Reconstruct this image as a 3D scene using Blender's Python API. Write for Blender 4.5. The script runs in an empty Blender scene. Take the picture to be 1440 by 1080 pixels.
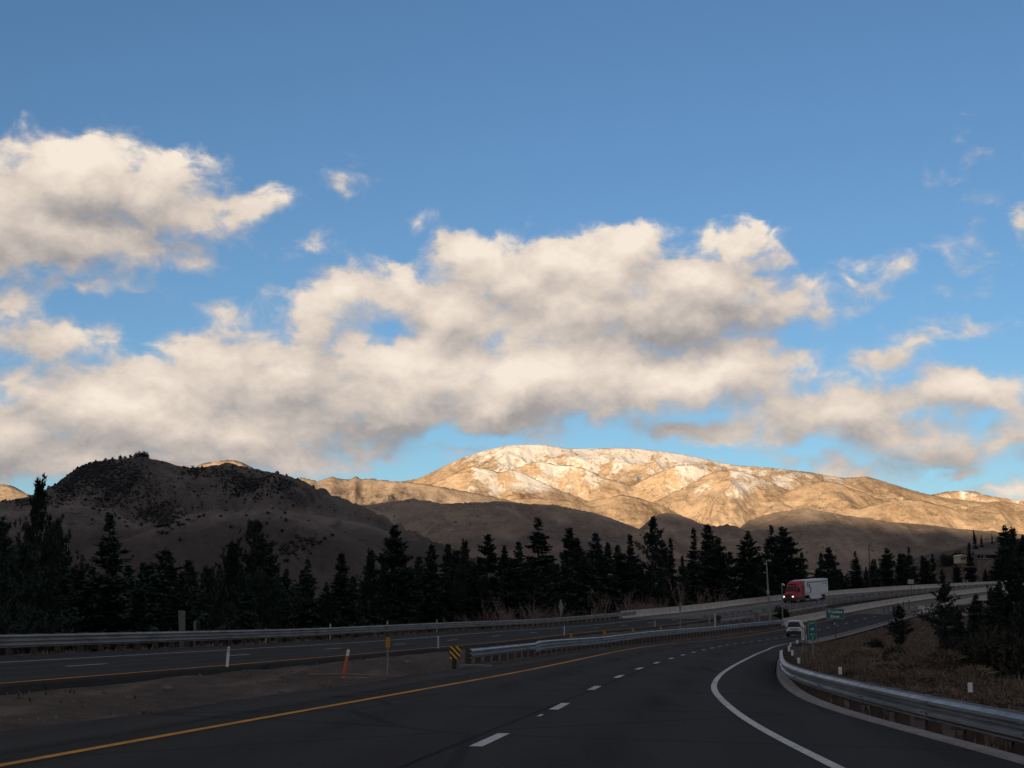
import bpy, math, random
import numpy as np
from mathutils import Vector, Matrix
R = math.radians
random.seed(7)
rng = np.random.default_rng(11)
sc = bpy.context.scene
COL = sc.collection

# ------------------------------------------------------------------ view and bearings
F, CU, CV, CAMH = 2100.0, 720.0, 540.0, 1.3
PITCH = math.atan(340.0 / F)
CP, SP = math.cos(PITCH), math.sin(PITCH)
def ray(u, v):
    x, y = (u - CU) / F, (CV - v) / F
    return x, CP - y * SP, SP + y * CP
def at(u, v, Y):
    x, y, z = ray(u, v)
    return Vector((x / y * Y, Y, CAMH + z / y * Y))
def slope(u, v):                      # (X/Y, (Z-h)/Y) of a bearing
    x, y, z = ray(u, v)
    return x / y, z / y
def proj(X, Y, Z):
    Z = Z - CAMH
    c = Y * CP + Z * SP
    return CU + F * X / c, CV - F * (-Y * SP + Z * CP) / c

# ------------------------------------------------------------------ noise (numpy)
def _h(ix, iy, seed):
    n = (ix.astype(np.int64) * 374761393 + iy.astype(np.int64) * 668265263 + seed * 974634777) & 0xffffffff
    n = ((n ^ (n >> 13)) * 1274126177) & 0xffffffff
    n = n ^ (n >> 16)
    return (n & 0xffff) / 65536.0 * 2 * math.pi
def perlin(x, y, seed=0):
    x = np.asarray(x, float); y = np.asarray(y, float)
    x0 = np.floor(x); y0 = np.floor(y); fx = x - x0; fy = y - y0
    w = lambda t: t * t * t * (t * (t * 6 - 15) + 10)
    def g(dx, dy):
        a = _h(x0 + dx, y0 + dy, seed)
        return np.cos(a) * (fx - dx) + np.sin(a) * (fy - dy)
    u, v = w(fx), w(fy)
    return ((g(0, 0) * (1 - u) + g(1, 0) * u) * (1 - v) + (g(0, 1) * (1 - u) + g(1, 1) * u) * v) * 1.4
def fbm(x, y, o=5, gain=.5, seed=0):
    s = 0; a = 1; t = 0
    for k in range(o):
        s = s + a * perlin(x * 2 ** k, y * 2 ** k, seed + k * 7); t += a; a *= gain
    return s / t
def ridged(x, y, o=5, gain=.5, seed=0):
    s = 0; a = 1; t = 0; w = 1
    for k in range(o):
        n = 1 - np.abs(perlin(x * 2 ** k, y * 2 ** k, seed + k * 13)); n = n * n
        s = s + a * n * w; t += a; a *= gain; w = np.clip(n * 1.6, 0, 1)
    return s / t
def sst(a, b, x):
    t = np.clip((np.asarray(x, float) - a) / (b - a), 0, 1)
    return t * t * (3 - 2 * t)
def smooth_table(tab, step=1.0, sig=6):
    xs = np.arange(tab[0][0], tab[-1][0] + step, step)
    ys = np.interp(xs, [t[0] for t in tab], [t[1] for t in tab])
    k = np.exp(-.5 * (np.arange(-3 * sig, 3 * sig + 1) / sig) ** 2); k /= k.sum()
    ys = np.convolve(np.pad(ys, 3 * sig, mode='edge'), k, mode='valid')
    return lambda s: np.interp(s, xs, ys)

# ------------------------------------------------------------------ road alignment: straight, then a right-hand curve of 610 m
RAD, H0, BX, BY = 610.0, R(9.0), 7.4, 69.0
CXc, CYc = BX + RAD * math.cos(H0), BY - RAD * math.sin(H0)
def P(s, off):
    s = np.asarray(s, float); off = np.asarray(off, float)
    h = H0 + np.maximum(s, 0) / RAD
    X = np.where(s < 0, BX + s * math.sin(H0), CXc - RAD * np.cos(h))
    Y = np.where(s < 0, BY + s * math.cos(H0), CYc + RAD * np.sin(h))
    return X + off * np.cos(h), Y - off * np.sin(h)
def heading(s): return H0 + max(s, 0) / RAD
def s_off(X, Y):
    X = np.asarray(X, float); Y = np.asarray(Y, float)
    dx, dy = X - BX, Y - BY
    sl = dx * math.sin(H0) + dy * math.cos(H0); ol = dx * math.cos(H0) - dy * math.sin(H0)
    ang = np.arctan2(Y - CYc, -(X - CXc)); r = np.hypot(X - CXc, Y - CYc)
    sc_ = (ang - H0) * RAD
    return np.where(sl < 0, sl, np.maximum(sc_, 0)), np.where(sl < 0, ol, RAD - r)
def z0(s):
    s = np.asarray(s, float); g = .053
    return np.where(s < 60, 0, np.where(s < 160, g * (np.clip(s, 60, 160) - 60) ** 2 / 200, g * 50 + g * (s - 160)))
dzo = smooth_table([(-200, .2), (-60, .2), (-28, .25), (15, .4), (54, .95), (85, 1.3), (115, 1.6), (190, 1.4), (260, .9), (325, .1), (500, 0)], sig=8)
LO = -5.4                                            # own carriageway, left pavement edge
RO = smooth_table([(-130, 7.9), (-75, 7.4), (-62, 7.0), (-54.6, 6.1), (-50, 5.4), (-44.5, 4.5), (-38, 4.12), (-28, 4.05), (-9, 4.4), (10, 5.0), (58, 5.4), (100, 5.6), (600, 5.8)], sig=3)
WHITE = smooth_table([(-130, 6.0), (-75, 5.6), (-62, 5.15), (-55.5, 4.35), (-49.8, 3.55), (-45.3, 3.15), (-37.3, 2.6), (-28, 2.6), (-17.6, 2.9), (13, 4.1), (58, 4.6), (100, 4.8), (600, 4.9)], sig=3)
YELL = smooth_table([(-130, -3.8), (-55, -3.55), (-44, -3.35), (-26, -3.05), (0, -3.3), (42, -3.9), (600, -4.0)], sig=5)
DASH = smooth_table([(-130, .6), (-51, .5), (-44, .4), (-37, .1), (-22, .0), (0, .4), (16, .8), (60, .7), (110, .4), (600, .3)], sig=5)
OR_, OL_ = -9.7, -21.6                                # opposite carriageway edges
def zc(s, off):
    a = z0(s)
    k = np.clip((-5.6 - off) / (5.6 - 9.7) * -1, 0, 1)
    k = k * k * (3 - 2 * k)
    return a + dzo(s) * k
def bridge(s): return sst(168, 196, s) * (1 - sst(300, 335, s))
def T(X, Y):                                          # the lie of the land
    s, off = s_off(X, Y)
    ro = RO(s)
    o = np.clip(off, -23, ro)
    z = zc(s, o) - .02
    under = ((off > LO - .3) & (off < ro - .02)) | ((off < OR_ + .3) & (off > OL_ - .1))
    z = np.where(under, z - .12, z)
    n1 = fbm(X / 9, Y / 9, 4, seed=3); n2 = fbm(X / 40, Y / 40, 4, seed=9)
    med = (off < LO) & (off > OR_ + .3)
    z = np.where(med, z + .10 * n1 + .05 * fbm(X / 1.3, Y / 1.3, 3, seed=5) - .05, z)
    dl = np.clip(-23 - off, 0, None)
    zl = z - np.minimum(dl * .42, 4.5 + .3 * z0(s)) + n2 * np.clip(dl / 10, 0, 1) * 1.2
    dr = np.clip(off - ro, 0, None)
    zr = z - .24 - .012 * dr + np.clip(dr / 4, 0, 1) * (.38 * n1 + .25 * n2) + .05 * fbm(X / .9, Y / .9, 3, seed=21) * np.clip(dr, 0, 1)
    edge = 16 + 5 * n2 + np.clip((s - 20) * .10, -6, 14)
    zr = zr - np.minimum(np.clip(dr - edge, 0, None) * .33, 8.5)
    z = np.where(off < -23, zl, np.where(off > ro, zr, z))
    b = bridge(s)
    g = np.where(off < -23, 1 - sst(23, 36, -off), 1 - .0 * off)
    z = z + (-8.5 - z) * b * g
    # rise with the houses beyond the bridge
    kn = 25 * np.exp(-((X - 205) / 85) ** 2 - ((Y - 585) / 95) ** 2) * sst(24, 60, -off)
    z = z + kn + kn * .05 * n1
    far = np.hypot(X, Y)
    z = z * (1 - sst(900, 1600, far)) + (-6 + 6 * n2) * sst(900, 1600, far)
    return z

# ------------------------------------------------------------------ mesh building
class MB:
    def __init__(s): s.v = []; s.f = []
    def add(s, vs, fs):
        n = len(s.v); s.v.extend([tuple(p) for p in vs]); s.f.extend([tuple(i + n for i in f) for f in fs]); return s
    def box(s, c, d, rz=0, rx=0, ry=0, taper=1.0, bev=0):
        x, y, z = d[0] / 2, d[1] / 2, d[2] / 2
        m = Matrix.Translation(Vector(c)) @ Matrix.Rotation(rz, 4, 'Z') @ Matrix.Rotation(ry, 4, 'Y') @ Matrix.Rotation(rx, 4, 'X')
        if bev:
            b = bev; V = []
            for zz, k in ((-z, b), (-z + b, 0), (z - b, 0), (z, b)):
                a, e = x - k, y - k
                c_ = b if k == 0 else b
                for sx, sy in ((1, 1), (-1, 1), (-1, -1), (1, -1)):
                    p1 = (sx * a, sy * (e - c_)); p2 = (sx * (a - c_), sy * e)
                    if sx * sy < 0: p1, p2 = p2, p1
                    V += [(p1[0], p1[1], zz), (p2[0], p2[1], zz)]
            fs = [tuple(range(7, -1, -1)), tuple(range(24, 32))]
            for r in range(3):
                for i in range(8):
                    j = (i + 1) % 8; fs.append((r * 8 + i, r * 8 + j, r * 8 + 8 + j, r * 8 + 8 + i))
            return s.add([m @ Vector(p) for p in V], fs)
        t = taper
        V = [(-x, -y, -z), (x, -y, -z), (x, y, -z), (-x, y, -z), (-x * t, -y * t, z), (x * t, -y * t, z), (x * t, y * t, z), (-x * t, y * t, z)]
        return s.add([m @ Vector(p) for p in V], [(3, 2, 1, 0), (4, 5, 6, 7), (0, 1, 5, 4), (1, 2, 6, 5), (2, 3, 7, 6), (3, 0, 4, 7)])
    def cyl(s, a, b, r0, r1=None, n=8, cap=True):
        a, b = Vector(a), Vector(b); r1 = r0 if r1 is None else r1
        d = (b - a).normalized(); e = d.orthogonal().normalized(); g = d.cross(e)
        V = []
        for p, r in ((a, r0), (b, r1)):
            for i in range(n):
                t = 2 * math.pi * i / n; V.append(p + e * (r * math.cos(t)) + g * (r * math.sin(t)))
        fs = [(i, (i + 1) % n, n + (i + 1) % n, n + i) for i in range(n)]
        if cap: fs += [tuple(range(n - 1, -1, -1)), tuple(range(n, 2 * n))]
        return s.add(V, fs)
    def tube(s, pts, rad, n=6):
        ring = []
        for i, p in enumerate(pts):
            p = Vector(p); q = Vector(pts[min(i + 1, len(pts) - 1)]) - Vector(pts[max(i - 1, 0)])
            d = q.normalized(); e = d.cross(Vector((.31, .87, .38))).normalized(); g = d.cross(e)
            r = rad[i] if isinstance(rad, (list, tuple)) else rad
            ring.append([p + e * (r * math.cos(2 * math.pi * k / n)) + g * (r * math.sin(2 * math.pi * k / n)) for k in range(n)])
        V = [p for rr in ring for p in rr]
        fs = [(i * n + k, i * n + (k + 1) % n, (i + 1) * n + (k + 1) % n, (i + 1) * n + k) for i in range(len(ring) - 1) for k in range(n)]
        fs += [tuple(range(n - 1, -1, -1)), tuple(range((len(ring) - 1) * n, len(ring) * n))]
        return s.add(V, fs)
    def prism(s, prof, y0, y1, axis='y', inset=0):         # profile in (x,z), swept along y
        n = len(prof); V = [(p[0], y0, p[1]) for p in prof] + [(p[0], y1, p[1]) for p in prof]
        fs = [(i, (i + 1) % n, n + (i + 1) % n, n + i) for i in range(n)] + [tuple(range(n - 1, -1, -1)), tuple(range(n, 2 * n))]
        return s.add(V, fs)
    def loft(s, rings, cap=True):                          # rings of equal length
        n = len(rings[0]); V = [p for r in rings for p in r]
        fs = [(i * n + k, i * n + (k + 1) % n, (i + 1) * n + (k + 1) % n, (i + 1) * n + k) for i in range(len(rings) - 1) for k in range(n)]
        if cap: fs += [tuple(range(n - 1, -1, -1)), tuple(range((len(rings) - 1) * n, len(rings) * n))]
        return s.add(V, fs)
    def blob(s, c, r, seed=0, rough=.25, nu=14, nv=9):
        c = Vector(c); V = []; q = np.random.default_rng(seed); ph = q.uniform(0, 6.28, 6)
        for j in range(nv + 1):
            t = math.pi * j / nv
            for i in range(nu):
                a = 2 * math.pi * i / nu
                k = 1 + rough * (.5 * math.sin(3 * a + ph[0]) * math.sin(2 * t + ph[1]) + .5 * math.sin(5 * a + ph[2] + 3 * t) + .4 * math.sin(7 * t + ph[3] + 2 * a))
                V.append(c + Vector((r[0] * k * math.sin(t) * math.cos(a), r[1] * k * math.sin(t) * math.sin(a), r[2] * k * math.cos(t))))
        fs = [(j * nu + i, j * nu + (i + 1) % nu, (j + 1) * nu + (i + 1) % nu, (j + 1) * nu + i) for j in range(nv) for i in range(nu)]
        return s.add(V, fs)
    def build(s, name, m, parent=None, smooth=False):
        me = bpy.data.meshes.new(name); me.from_pydata(s.v, [], s.f); me.update()
        me.validate()
        if smooth: me.polygons.foreach_set('use_smooth', [True] * len(me.polygons))
        return link(name, me, m, parent)
def link(name, me, m, parent=None):
    if m is not None: me.materials.append(m)
    o = bpy.data.objects.new(name, me); COL.objects.link(o)
    if parent is not None: o.parent = parent
    return o
def np_mesh(name, V, Fq, m, parent=None, smooth=True, attr=None):
    V = np.asarray(V, np.float32); Fq = np.asarray(Fq, np.int32); k = Fq.shape[1]
    me = bpy.data.meshes.new(name)
    me.vertices.add(len(V)); me.vertices.foreach_set('co', V.ravel())
    me.loops.add(Fq.size); me.loops.foreach_set('vertex_index', Fq.ravel())
    me.polygons.add(len(Fq)); me.polygons.foreach_set('loop_start', np.arange(0, Fq.size, k, dtype=np.int32))
    me.polygons.foreach_set('loop_total', np.full(len(Fq), k, np.int32))
    if smooth: me.polygons.foreach_set('use_smooth', np.ones(len(Fq), bool))
    for nm, a in (attr or {}).items():
        at_ = me.attributes.new(nm, 'FLOAT', 'POINT'); at_.data.foreach_set('value', np.asarray(a, np.float32).ravel())
    me.update(calc_edges=True)
    return link(name, me, m, parent)
def grid_faces(nr, nc):
    i = np.arange(nr - 1)[:, None] * nc + np.arange(nc - 1)[None, :]
    return np.stack([i, i + 1, i + nc + 1, i + nc], -1).reshape(-1, 4)
def tag(o, label=None, cat=None, group=None, kind=None):
    for k, v in (('label', label), ('category', cat), ('group', group), ('kind', kind)):
        if v: o[k] = v
    return o
def thing(name, label, cat, loc=(0, 0, 0), rz=0, group=None):
    o = bpy.data.objects.new(name, None); COL.objects.link(o); o.empty_display_size = .3
    o.location = loc; o.rotation_euler = (0, 0, rz)
    return tag(o, label, cat, group)
def dup(root, loc, rz=0, scale=1.0, label=None, tilt=(0, 0)):
    def cp(o, par):
        c = o.copy(); COL.objects.link(c); c.parent = par
        for ch in list(o.children): cp(ch, c)
        return c
    r = root.copy(); COL.objects.link(r)
    for ch in list(root.children): cp(ch, r)
    r.location = loc; r.rotation_euler = (tilt[0], tilt[1], rz); r.scale = (scale,) * 3 if not isinstance(scale, tuple) else scale
    if label: r['label'] = label
    return r
ORD = 'first second third fourth fifth sixth seventh eighth ninth tenth eleventh twelfth thirteenth fourteenth fifteenth sixteenth seventeenth eighteenth nineteenth'.split()
def ordinal(n):
    if n <= 19: return ORD[n - 1]
    t = {2: 'twenty', 3: 'thirty', 4: 'forty', 5: 'fifty', 6: 'sixty', 7: 'seventy', 8: 'eighty', 9: 'ninety', 10: 'hundred'}[n // 10]
    if n % 10 == 0: return t[:-1] + 'ieth'
    return t + '-' + ORD[n % 10 - 1]

# ------------------------------------------------------------------ materials
class NT:
    def __init__(s, tree): s.t = tree; s.n = tree.nodes; s.l = tree.links
    def node(s, typ, **kw):
        n = s.n.new(typ)
        for k, v in kw.items(): setattr(n, k, v)
        return n
    def set(s, sock, v):
        if v is None: return
        if hasattr(v, 'is_output'): s.l.new(v, sock)
        else: sock.default_value = v
    def math(s, op, a, b=None, c=None, clamp=False):
        n = s.node('ShaderNodeMath', operation=op); n.use_clamp = clamp
        for i, x in enumerate((a, b, c)): s.set(n.inputs[i], x)
        return n.outputs[0]
    def vmath(s, op, a, b=None, scale=None):
        n = s.node('ShaderNodeVectorMath', operation=op)
        s.set(n.inputs[0], a)
        if b is not None: s.set(n.inputs[1], b)
        if scale is not None: s.set(n.inputs[3], scale)
        return n.outputs['Value'] if op in ('LENGTH', 'DISTANCE', 'DOT_PRODUCT') else n.outputs[0]
    def noise(s, vec, scale, detail=4, rough=.55, dist=0, dim='3D', lac=2.0):
        n = s.node('ShaderNodeTexNoise', noise_dimensions=dim)
        s.set(n.inputs['Vector'], vec); n.inputs['Scale'].default_value = scale; n.inputs['Detail'].default_value = detail
        n.inputs['Roughness'].default_value = rough; n.inputs['Distortion'].default_value = dist; n.inputs['Lacunarity'].default_value = lac
        return n.outputs[0]
    def ss(s, a, b, x, o0=0.0, o1=1.0):
        n = s.node('ShaderNodeMapRange', interpolation_type='SMOOTHSTEP')
        s.set(n.inputs[0], x); s.set(n.inputs[1], a); s.set(n.inputs[2], b); s.set(n.inputs[3], o0); s.set(n.inputs[4], o1)
        return n.outputs[0]
    def mix(s, f, a, b):
        n = s.node('ShaderNodeMix', data_type='RGBA')
        s.set(n.inputs[0], f)
        for i, x in ((6, a), (7, b)):
            if isinstance(x, (tuple, list)) and len(x) == 3: x = (*x, 1)
            s.set(n.inputs[i], x)
        return n.outputs[2]
    def ramp(s, f, stops):
        n = s.node('ShaderNodeValToRGB'); e = n.color_ramp.elements
        while len(e) < len(stops): e.new(.5)
        for el, (p, c) in zip(e, stops): el.position = p; el.color = (*c, 1)
        s.set(n.inputs[0], f); return n.outputs[0]
    def sep(s, v):
        n = s.node('ShaderNodeSeparateXYZ'); s.set(n.inputs[0], v); return n.outputs
    def comb(s, x, y, z=0.0):
        n = s.node('ShaderNodeCombineXYZ')
        for i, q in enumerate((x, y, z)): s.set(n.inputs[i], q)
        return n.outputs[0]
def mat(name, fn=None, color=(.5, .5, .5), rough=.7, metal=0, spec=.5, emit=None, estr=0, trans=0):
    m = bpy.data.materials.new(name); m.use_nodes = True
    t = NT(m.node_tree); b = t.n['Principled BSDF']
    b.inputs['Base Color'].default_value = (*color, 1); b.inputs['Roughness'].default_value = rough; b.inputs['Metallic'].default_value = metal
    b.inputs['Specular IOR Level'].default_value = spec
    if emit: b.inputs['Emission Color'].default_value = (*emit, 1); b.inputs['Emission Strength'].default_value = estr
    if fn:
        c = t.node('ShaderNodeTexCoord'); g = t.node('ShaderNodeNewGeometry')
        fn(t, b, c.outputs['Object'], g.outputs['Position'])
    return m
def bump(t, b, h, strength=.3, dist=.02):
    n = t.node('ShaderNodeBump'); n.inputs['Strength'].default_value = strength; n.inputs['Distance'].default_value = dist
    t.set(n.inputs['Height'], h); t.l.new(n.outputs[0], b.inputs['Normal'])
def worn(name, c, c2=None, scale=3.0, rough=.6, metal=0, spec=.4, amt=.5, bmp=0, detail=5):
    """a paint / metal / wood surface with weathered variation"""
    c2 = c2 or tuple(x * .6 for x in c)
    def fn(t, b, O, Pp):
        n = t.noise(O, scale, detail, .65); n2 = t.noise(O, scale * 7.3, 3, .6)
        f = t.ss(.35, .75, t.math('MULTIPLY_ADD', n2, .35, t.math('MULTIPLY', n, .75)))
        f = t.math('MULTIPLY', f, amt)
        t.l.new(t.mix(f, c, c2), b.inputs['Base Color'])
        t.l.new(t.math('MULTIPLY_ADD', n2, .25, rough - .12), b.inputs['Roughness'])
        if bmp: bump(t, b, n2, .4, bmp)
    return mat(name, fn, c, rough, metal, spec)
M = {}
def _asph(c1, c2, tracks=True):
    def fn(t, b, O, Pp):
        big = t.noise(Pp, .09, 4, .6); mid = t.noise(Pp, .8, 5, .6); fine = t.noise(Pp, 26, 4, .7)
        sx = t.vmath('MULTIPLY', Pp, (1.0, .06, 1.0)); streak = t.noise(sx, .9, 4, .6)
        f = t.math('ADD', t.math('MULTIPLY', big, .35), t.math('MULTIPLY', streak, .45)); f = t.math('MULTIPLY_ADD', mid, .25, f)
        col = t.mix(t.ss(.35, .72, f), c1, c2)
        oa = t.node('ShaderNodeAttribute', attribute_name='off').outputs['Fac']
        la = t.math('ABSOLUTE', t.math('SUBTRACT', t.math('ABSOLUTE', t.math('SUBTRACT', t.math('MODULO', t.math('ADD', oa, 36.6), 3.66), 1.83)), .95))
        wt = t.math('MULTIPLY', t.ss(.15, .55, la, 1, 0), t.ss(.3, .7, streak, .3, 1))
        col = t.mix(t.math('MULTIPLY', wt, .28), col, tuple(x * 1.45 for x in c2))
        ce = t.math('ABSOLUTE', t.math('SUBTRACT', t.math('MODULO', t.math('ADD', oa, 36.6), 3.66), 1.83))
        col = t.mix(t.math('MULTIPLY', t.ss(.05, .45, ce, 1, 0), t.ss(.4, .7, streak, .1, .6)), col, tuple(x * .55 for x in c1))
        sm = t.math('ABSOLUTE', t.math('ADD', t.math('SUBTRACT', oa, .22), t.math('MULTIPLY', t.math('SUBTRACT', mid, .5), .12)))
        col = t.mix(t.ss(.02, .05, sm, .8, 0), col, (.010, .010, .010))
        v = t.node('ShaderNodeTexVoronoi', feature='DISTANCE_TO_EDGE'); v.inputs['Scale'].default_value = .16
        wv = t.vmath('ADD', Pp, t.vmath('SCALE', t.node('ShaderNodeTexNoise').outputs[1], scale=.6))
        t.l.new(wv, v.inputs['Vector'])
        crack = t.ss(.004, .016, v.outputs[0], .55, 1.0)
        col = t.mix(crack, (.012, .012, .013), col)
        g = t.ss(.35, .7, fine, .8, 1.25)
        mm = t.node('ShaderNodeMix', data_type='RGBA', blend_type='MULTIPLY'); mm.inputs[0].default_value = 1
        t.l.new(col, mm.inputs[6]); t.l.new(t.comb(g, g, g), mm.inputs[7])
        t.l.new(mm.outputs[2], b.inputs['Base Color'])
        t.l.new(t.ss(.3, .7, streak, .78, .95), b.inputs['Roughness'])
        bump(t, b, fine, .35, .006)
    return fn
M['asphalt'] = mat('asphalt', _asph((.032, .0300, .0285), (.041, .0385, .0365)), spec=.02)
M['asphalt_shoulder'] = mat('asphalt_shoulder', _asph((.036, .0335, .0315), (.049, .0455, .0425)), spec=.02)
M['deck'] = mat('concrete_deck', _asph((.10, .088, .077), (.145, .128, .112)), spec=.02)
M['concrete'] = worn('concrete', (.50, .44, .38), (.31, .27, .23), 1.1, .85, spec=.2, amt=.9, bmp=.01)
M['conc_dark'] = worn('curb_concrete', (.24, .215, .195), (.13, .115, .10), 2.3, .9, spec=.2, amt=.9, bmp=.01)
def _paint(c, c2):
    def fn(t, b, O, Pp):
        n = t.noise(Pp, 2.2, 5, .65); n2 = t.noise(Pp, 17, 5, .75); n3 = t.noise(t.vmath('MULTIPLY', Pp, (1, .25, 1)), .7, 4, .6)
        col = t.mix(t.ss(.35, .7, n, 0, .8), c, c2)
        wear = t.math('ADD', t.math('MULTIPLY', n2, .75), t.math('MULTIPLY', n3, .45))
        col = t.mix(t.ss(.64, .74, wear, 0, .85), col, (.034, .032, .030)); t.l.new(col, b.inputs['Base Color'])
    return mat('road_paint', fn, c, .85, 0, .05)
M['white_paint'] = _paint((.52, .52, .50), (.34, .34, .33))
M['yellow_paint'] = _paint((.60, .27, .04), (.36, .17, .05))
M['galv_'] = worn('galvanised_steel', (.40, .41, .42), (.24, .25, .26), 1.6, .45, metal=.75, amt=.8)
def _steel(c1, c2, rust, met, rgh):
    def fn(t, b, O, Pp):
        n = t.noise(t.vmath('MULTIPLY', Pp, (.5, .5, 2.5)), 1.1, 5, .6); n2 = t.noise(Pp, 8, 4, .65); dr = t.noise(t.vmath('MULTIPLY', Pp, (2.2, 2.2, .35)), 1.6, 4, .6)
        col = t.mix(t.ss(.35, .7, n), c1, c2); col = t.mix(t.ss(.58, .74, dr, 0, .55), col, rust); col = t.mix(t.ss(.6, .75, n2, 0, .4), col, tuple(x * .5 for x in c2))
        t.l.new(col, b.inputs['Base Color']); t.l.new(t.ss(.3, .7, n2, rgh - .1, rgh + .2), b.inputs['Roughness']); bump(t, b, n, .25, .02)
    return mat('guardrail_steel', fn, c1, rgh, met, .4)
M['galv'] = _steel((.28, .283, .29), (.17, .173, .178), (.17, .115, .08), .7, .42)
M['rail_old_'] = worn('weathered_steel_rail', (.34, .33, .32), (.20, .19, .18), 1.2, .6, metal=.4, amt=.8)
M['rail_old'] = _steel((.27, .26, .25), (.16, .152, .145), (.16, .105, .075), .35, .6)
M['wood_post'] = worn('weathered_wood_post', (.12, .09, .07), (.05, .04, .035), 6, .9, spec=.1, amt=.9)
M['steel_post'] = worn('grey_steel_post', (.26, .26, .26), (.15, .15, .15), 5, .6, metal=.3)
M['dark_post'] = worn('dark_steel_post', (.10, .08, .065), (.07, .055, .045), 5, .7)
M['white'] = worn('white_plastic', (.78, .77, .74), (.55, .54, .50), 9, .5, amt=.5)
M['white_dirty'] = worn('dirty_white_plastic', (.55, .54, .50), (.34, .32, .28), 9, .6, amt=.8)
M['orange'] = worn('faded_orange_plastic', (.62, .13, .05), (.40, .10, .05), 8, .6, amt=.6)
M['amber'] = worn('amber_reflector', (.55, .22, .02), (.36, .14, .02), 12, .35, amt=.4)
M['black'] = worn('black_paint', (.015, .015, .016), (.03, .03, .03), 6, .5)
M['yellow'] = worn('yellow_sheeting', (.80, .42, .03), (.6, .3, .03), 9, .4, amt=.4)
M['green'] = worn('green_sign_sheeting', (.012, .17, .10), (.01, .10, .065), 4, .4, amt=.5)
M['blue'] = worn('blue_shield_sheeting', (.03, .10, .30), (.02, .07, .2), 7, .4, amt=.4)
M['red_sheet'] = worn('red_sheeting', (.5, .03, .03), None, 9, .4, amt=.3)
M['tan_sign'] = worn('bare_aluminium_sign_back', (.40, .37, .32), (.25, .23, .20), 3, .5, metal=.3)
M['dark_sign'] = worn('dull_sign_back', (.16, .15, .13), (.09, .085, .08), 3, .6, metal=.2)
M['bark'] = worn('bark', (.075, .05, .038), (.03, .022, .018), 4, .95, spec=.1, amt=.9)
M['bare'] = worn('bare_twigs', (.26, .19, .15), (.15, .11, .09), 3, .9, spec=.1, amt=.8)
def _leaf(c1, c2, c3):
    def fn(t, b, O, Pp):
        oi = t.node('ShaderNodeObjectInfo')
        n = t.noise(O, .55, 3, .6); n2 = t.noise(O, 5, 2, .6)
        col = t.mix(t.ss(.35, .68, n), c1, c2); col = t.mix(t.ss(.52, .8, n2, 0, .7), col, c3)
        h = t.node('ShaderNodeHueSaturation'); t.l.new(col, h.inputs['Color'])
        t.l.new(t.math('MULTIPLY_ADD', oi.outputs['Random'], .7, .65), h.inputs['Value'])
        t.l.new(t.math('MULTIPLY_ADD', oi.outputs['Random'], .03, .485), h.inputs['Hue'])
        t.l.new(h.outputs[0], b.inputs['Base Color'])
    return fn
M['needles'] = mat('fir_needles', _leaf((.024, .038, .031), (.042, .060, .045), (.060, .076, .052)), rough=.8, spec=.15)
M['needles_pine'] = mat('pine_needles', _leaf((.018, .030, .023), (.031, .044, .032), (.048, .06, .04)), rough=.8, spec=.15)
M['juniper'] = mat('dark_juniper', _leaf((.050, .052, .050), (.072, .072, .066), (.085, .08, .07)), rough=.9, spec=.1)
M['dry_grass'] = mat('dry_grass', _leaf((.15, .112, .078), (.20, .152, .108), (.25, .195, .14)), rough=.9, spec=.1)
M['dry_shrub'] = mat('dry_shrub', _leaf((.15, .115, .085), (.22, .17, .12), (.26, .2, .15)), rough=.95, spec=.05)
M['dark_shrub'] = mat('dark_shrub', _leaf((.035, .035, .028), (.055, .05, .038), (.07, .06, .045)), rough=.95, spec=.05)
def _dirt(t, b, O, Pp):
    n = t.noise(Pp, .12, 5, .6); n2 = t.noise(Pp, 1.4, 6, .65); n3 = t.noise(Pp, 14, 4, .7)
    st = t.noise(t.vmath('MULTIPLY', Pp, (1, .18, 1)), 1.1, 4, .6)
    col = t.ramp(t.math('ADD', t.math('MULTIPLY', n, .45), t.math('MULTIPLY', n2, .55)),
                 [(.30, (.028, .020, .015)), (.44, (.054, .038, .028)), (.56, (.080, .057, .042)), (.74, (.12, .09, .067))])
    col = t.mix(t.ss(.5, .72, st, 0, .6), col, (.16, .125, .09))
    col = t.mix(t.ss(.56, .75, n3, 0, .55), col, (.15, .118, .09))
    col = t.mix(t.ss(.30, .44, n3, .5, 0), col, (.045, .034, .028))
    t.l.new(col, b.inputs['Base Color']); bump(t, b, t.math('ADD', n3, n2), .7, .06)
M['dirt'] = mat('dirt', _dirt, rough=.95, spec=.1)
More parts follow.
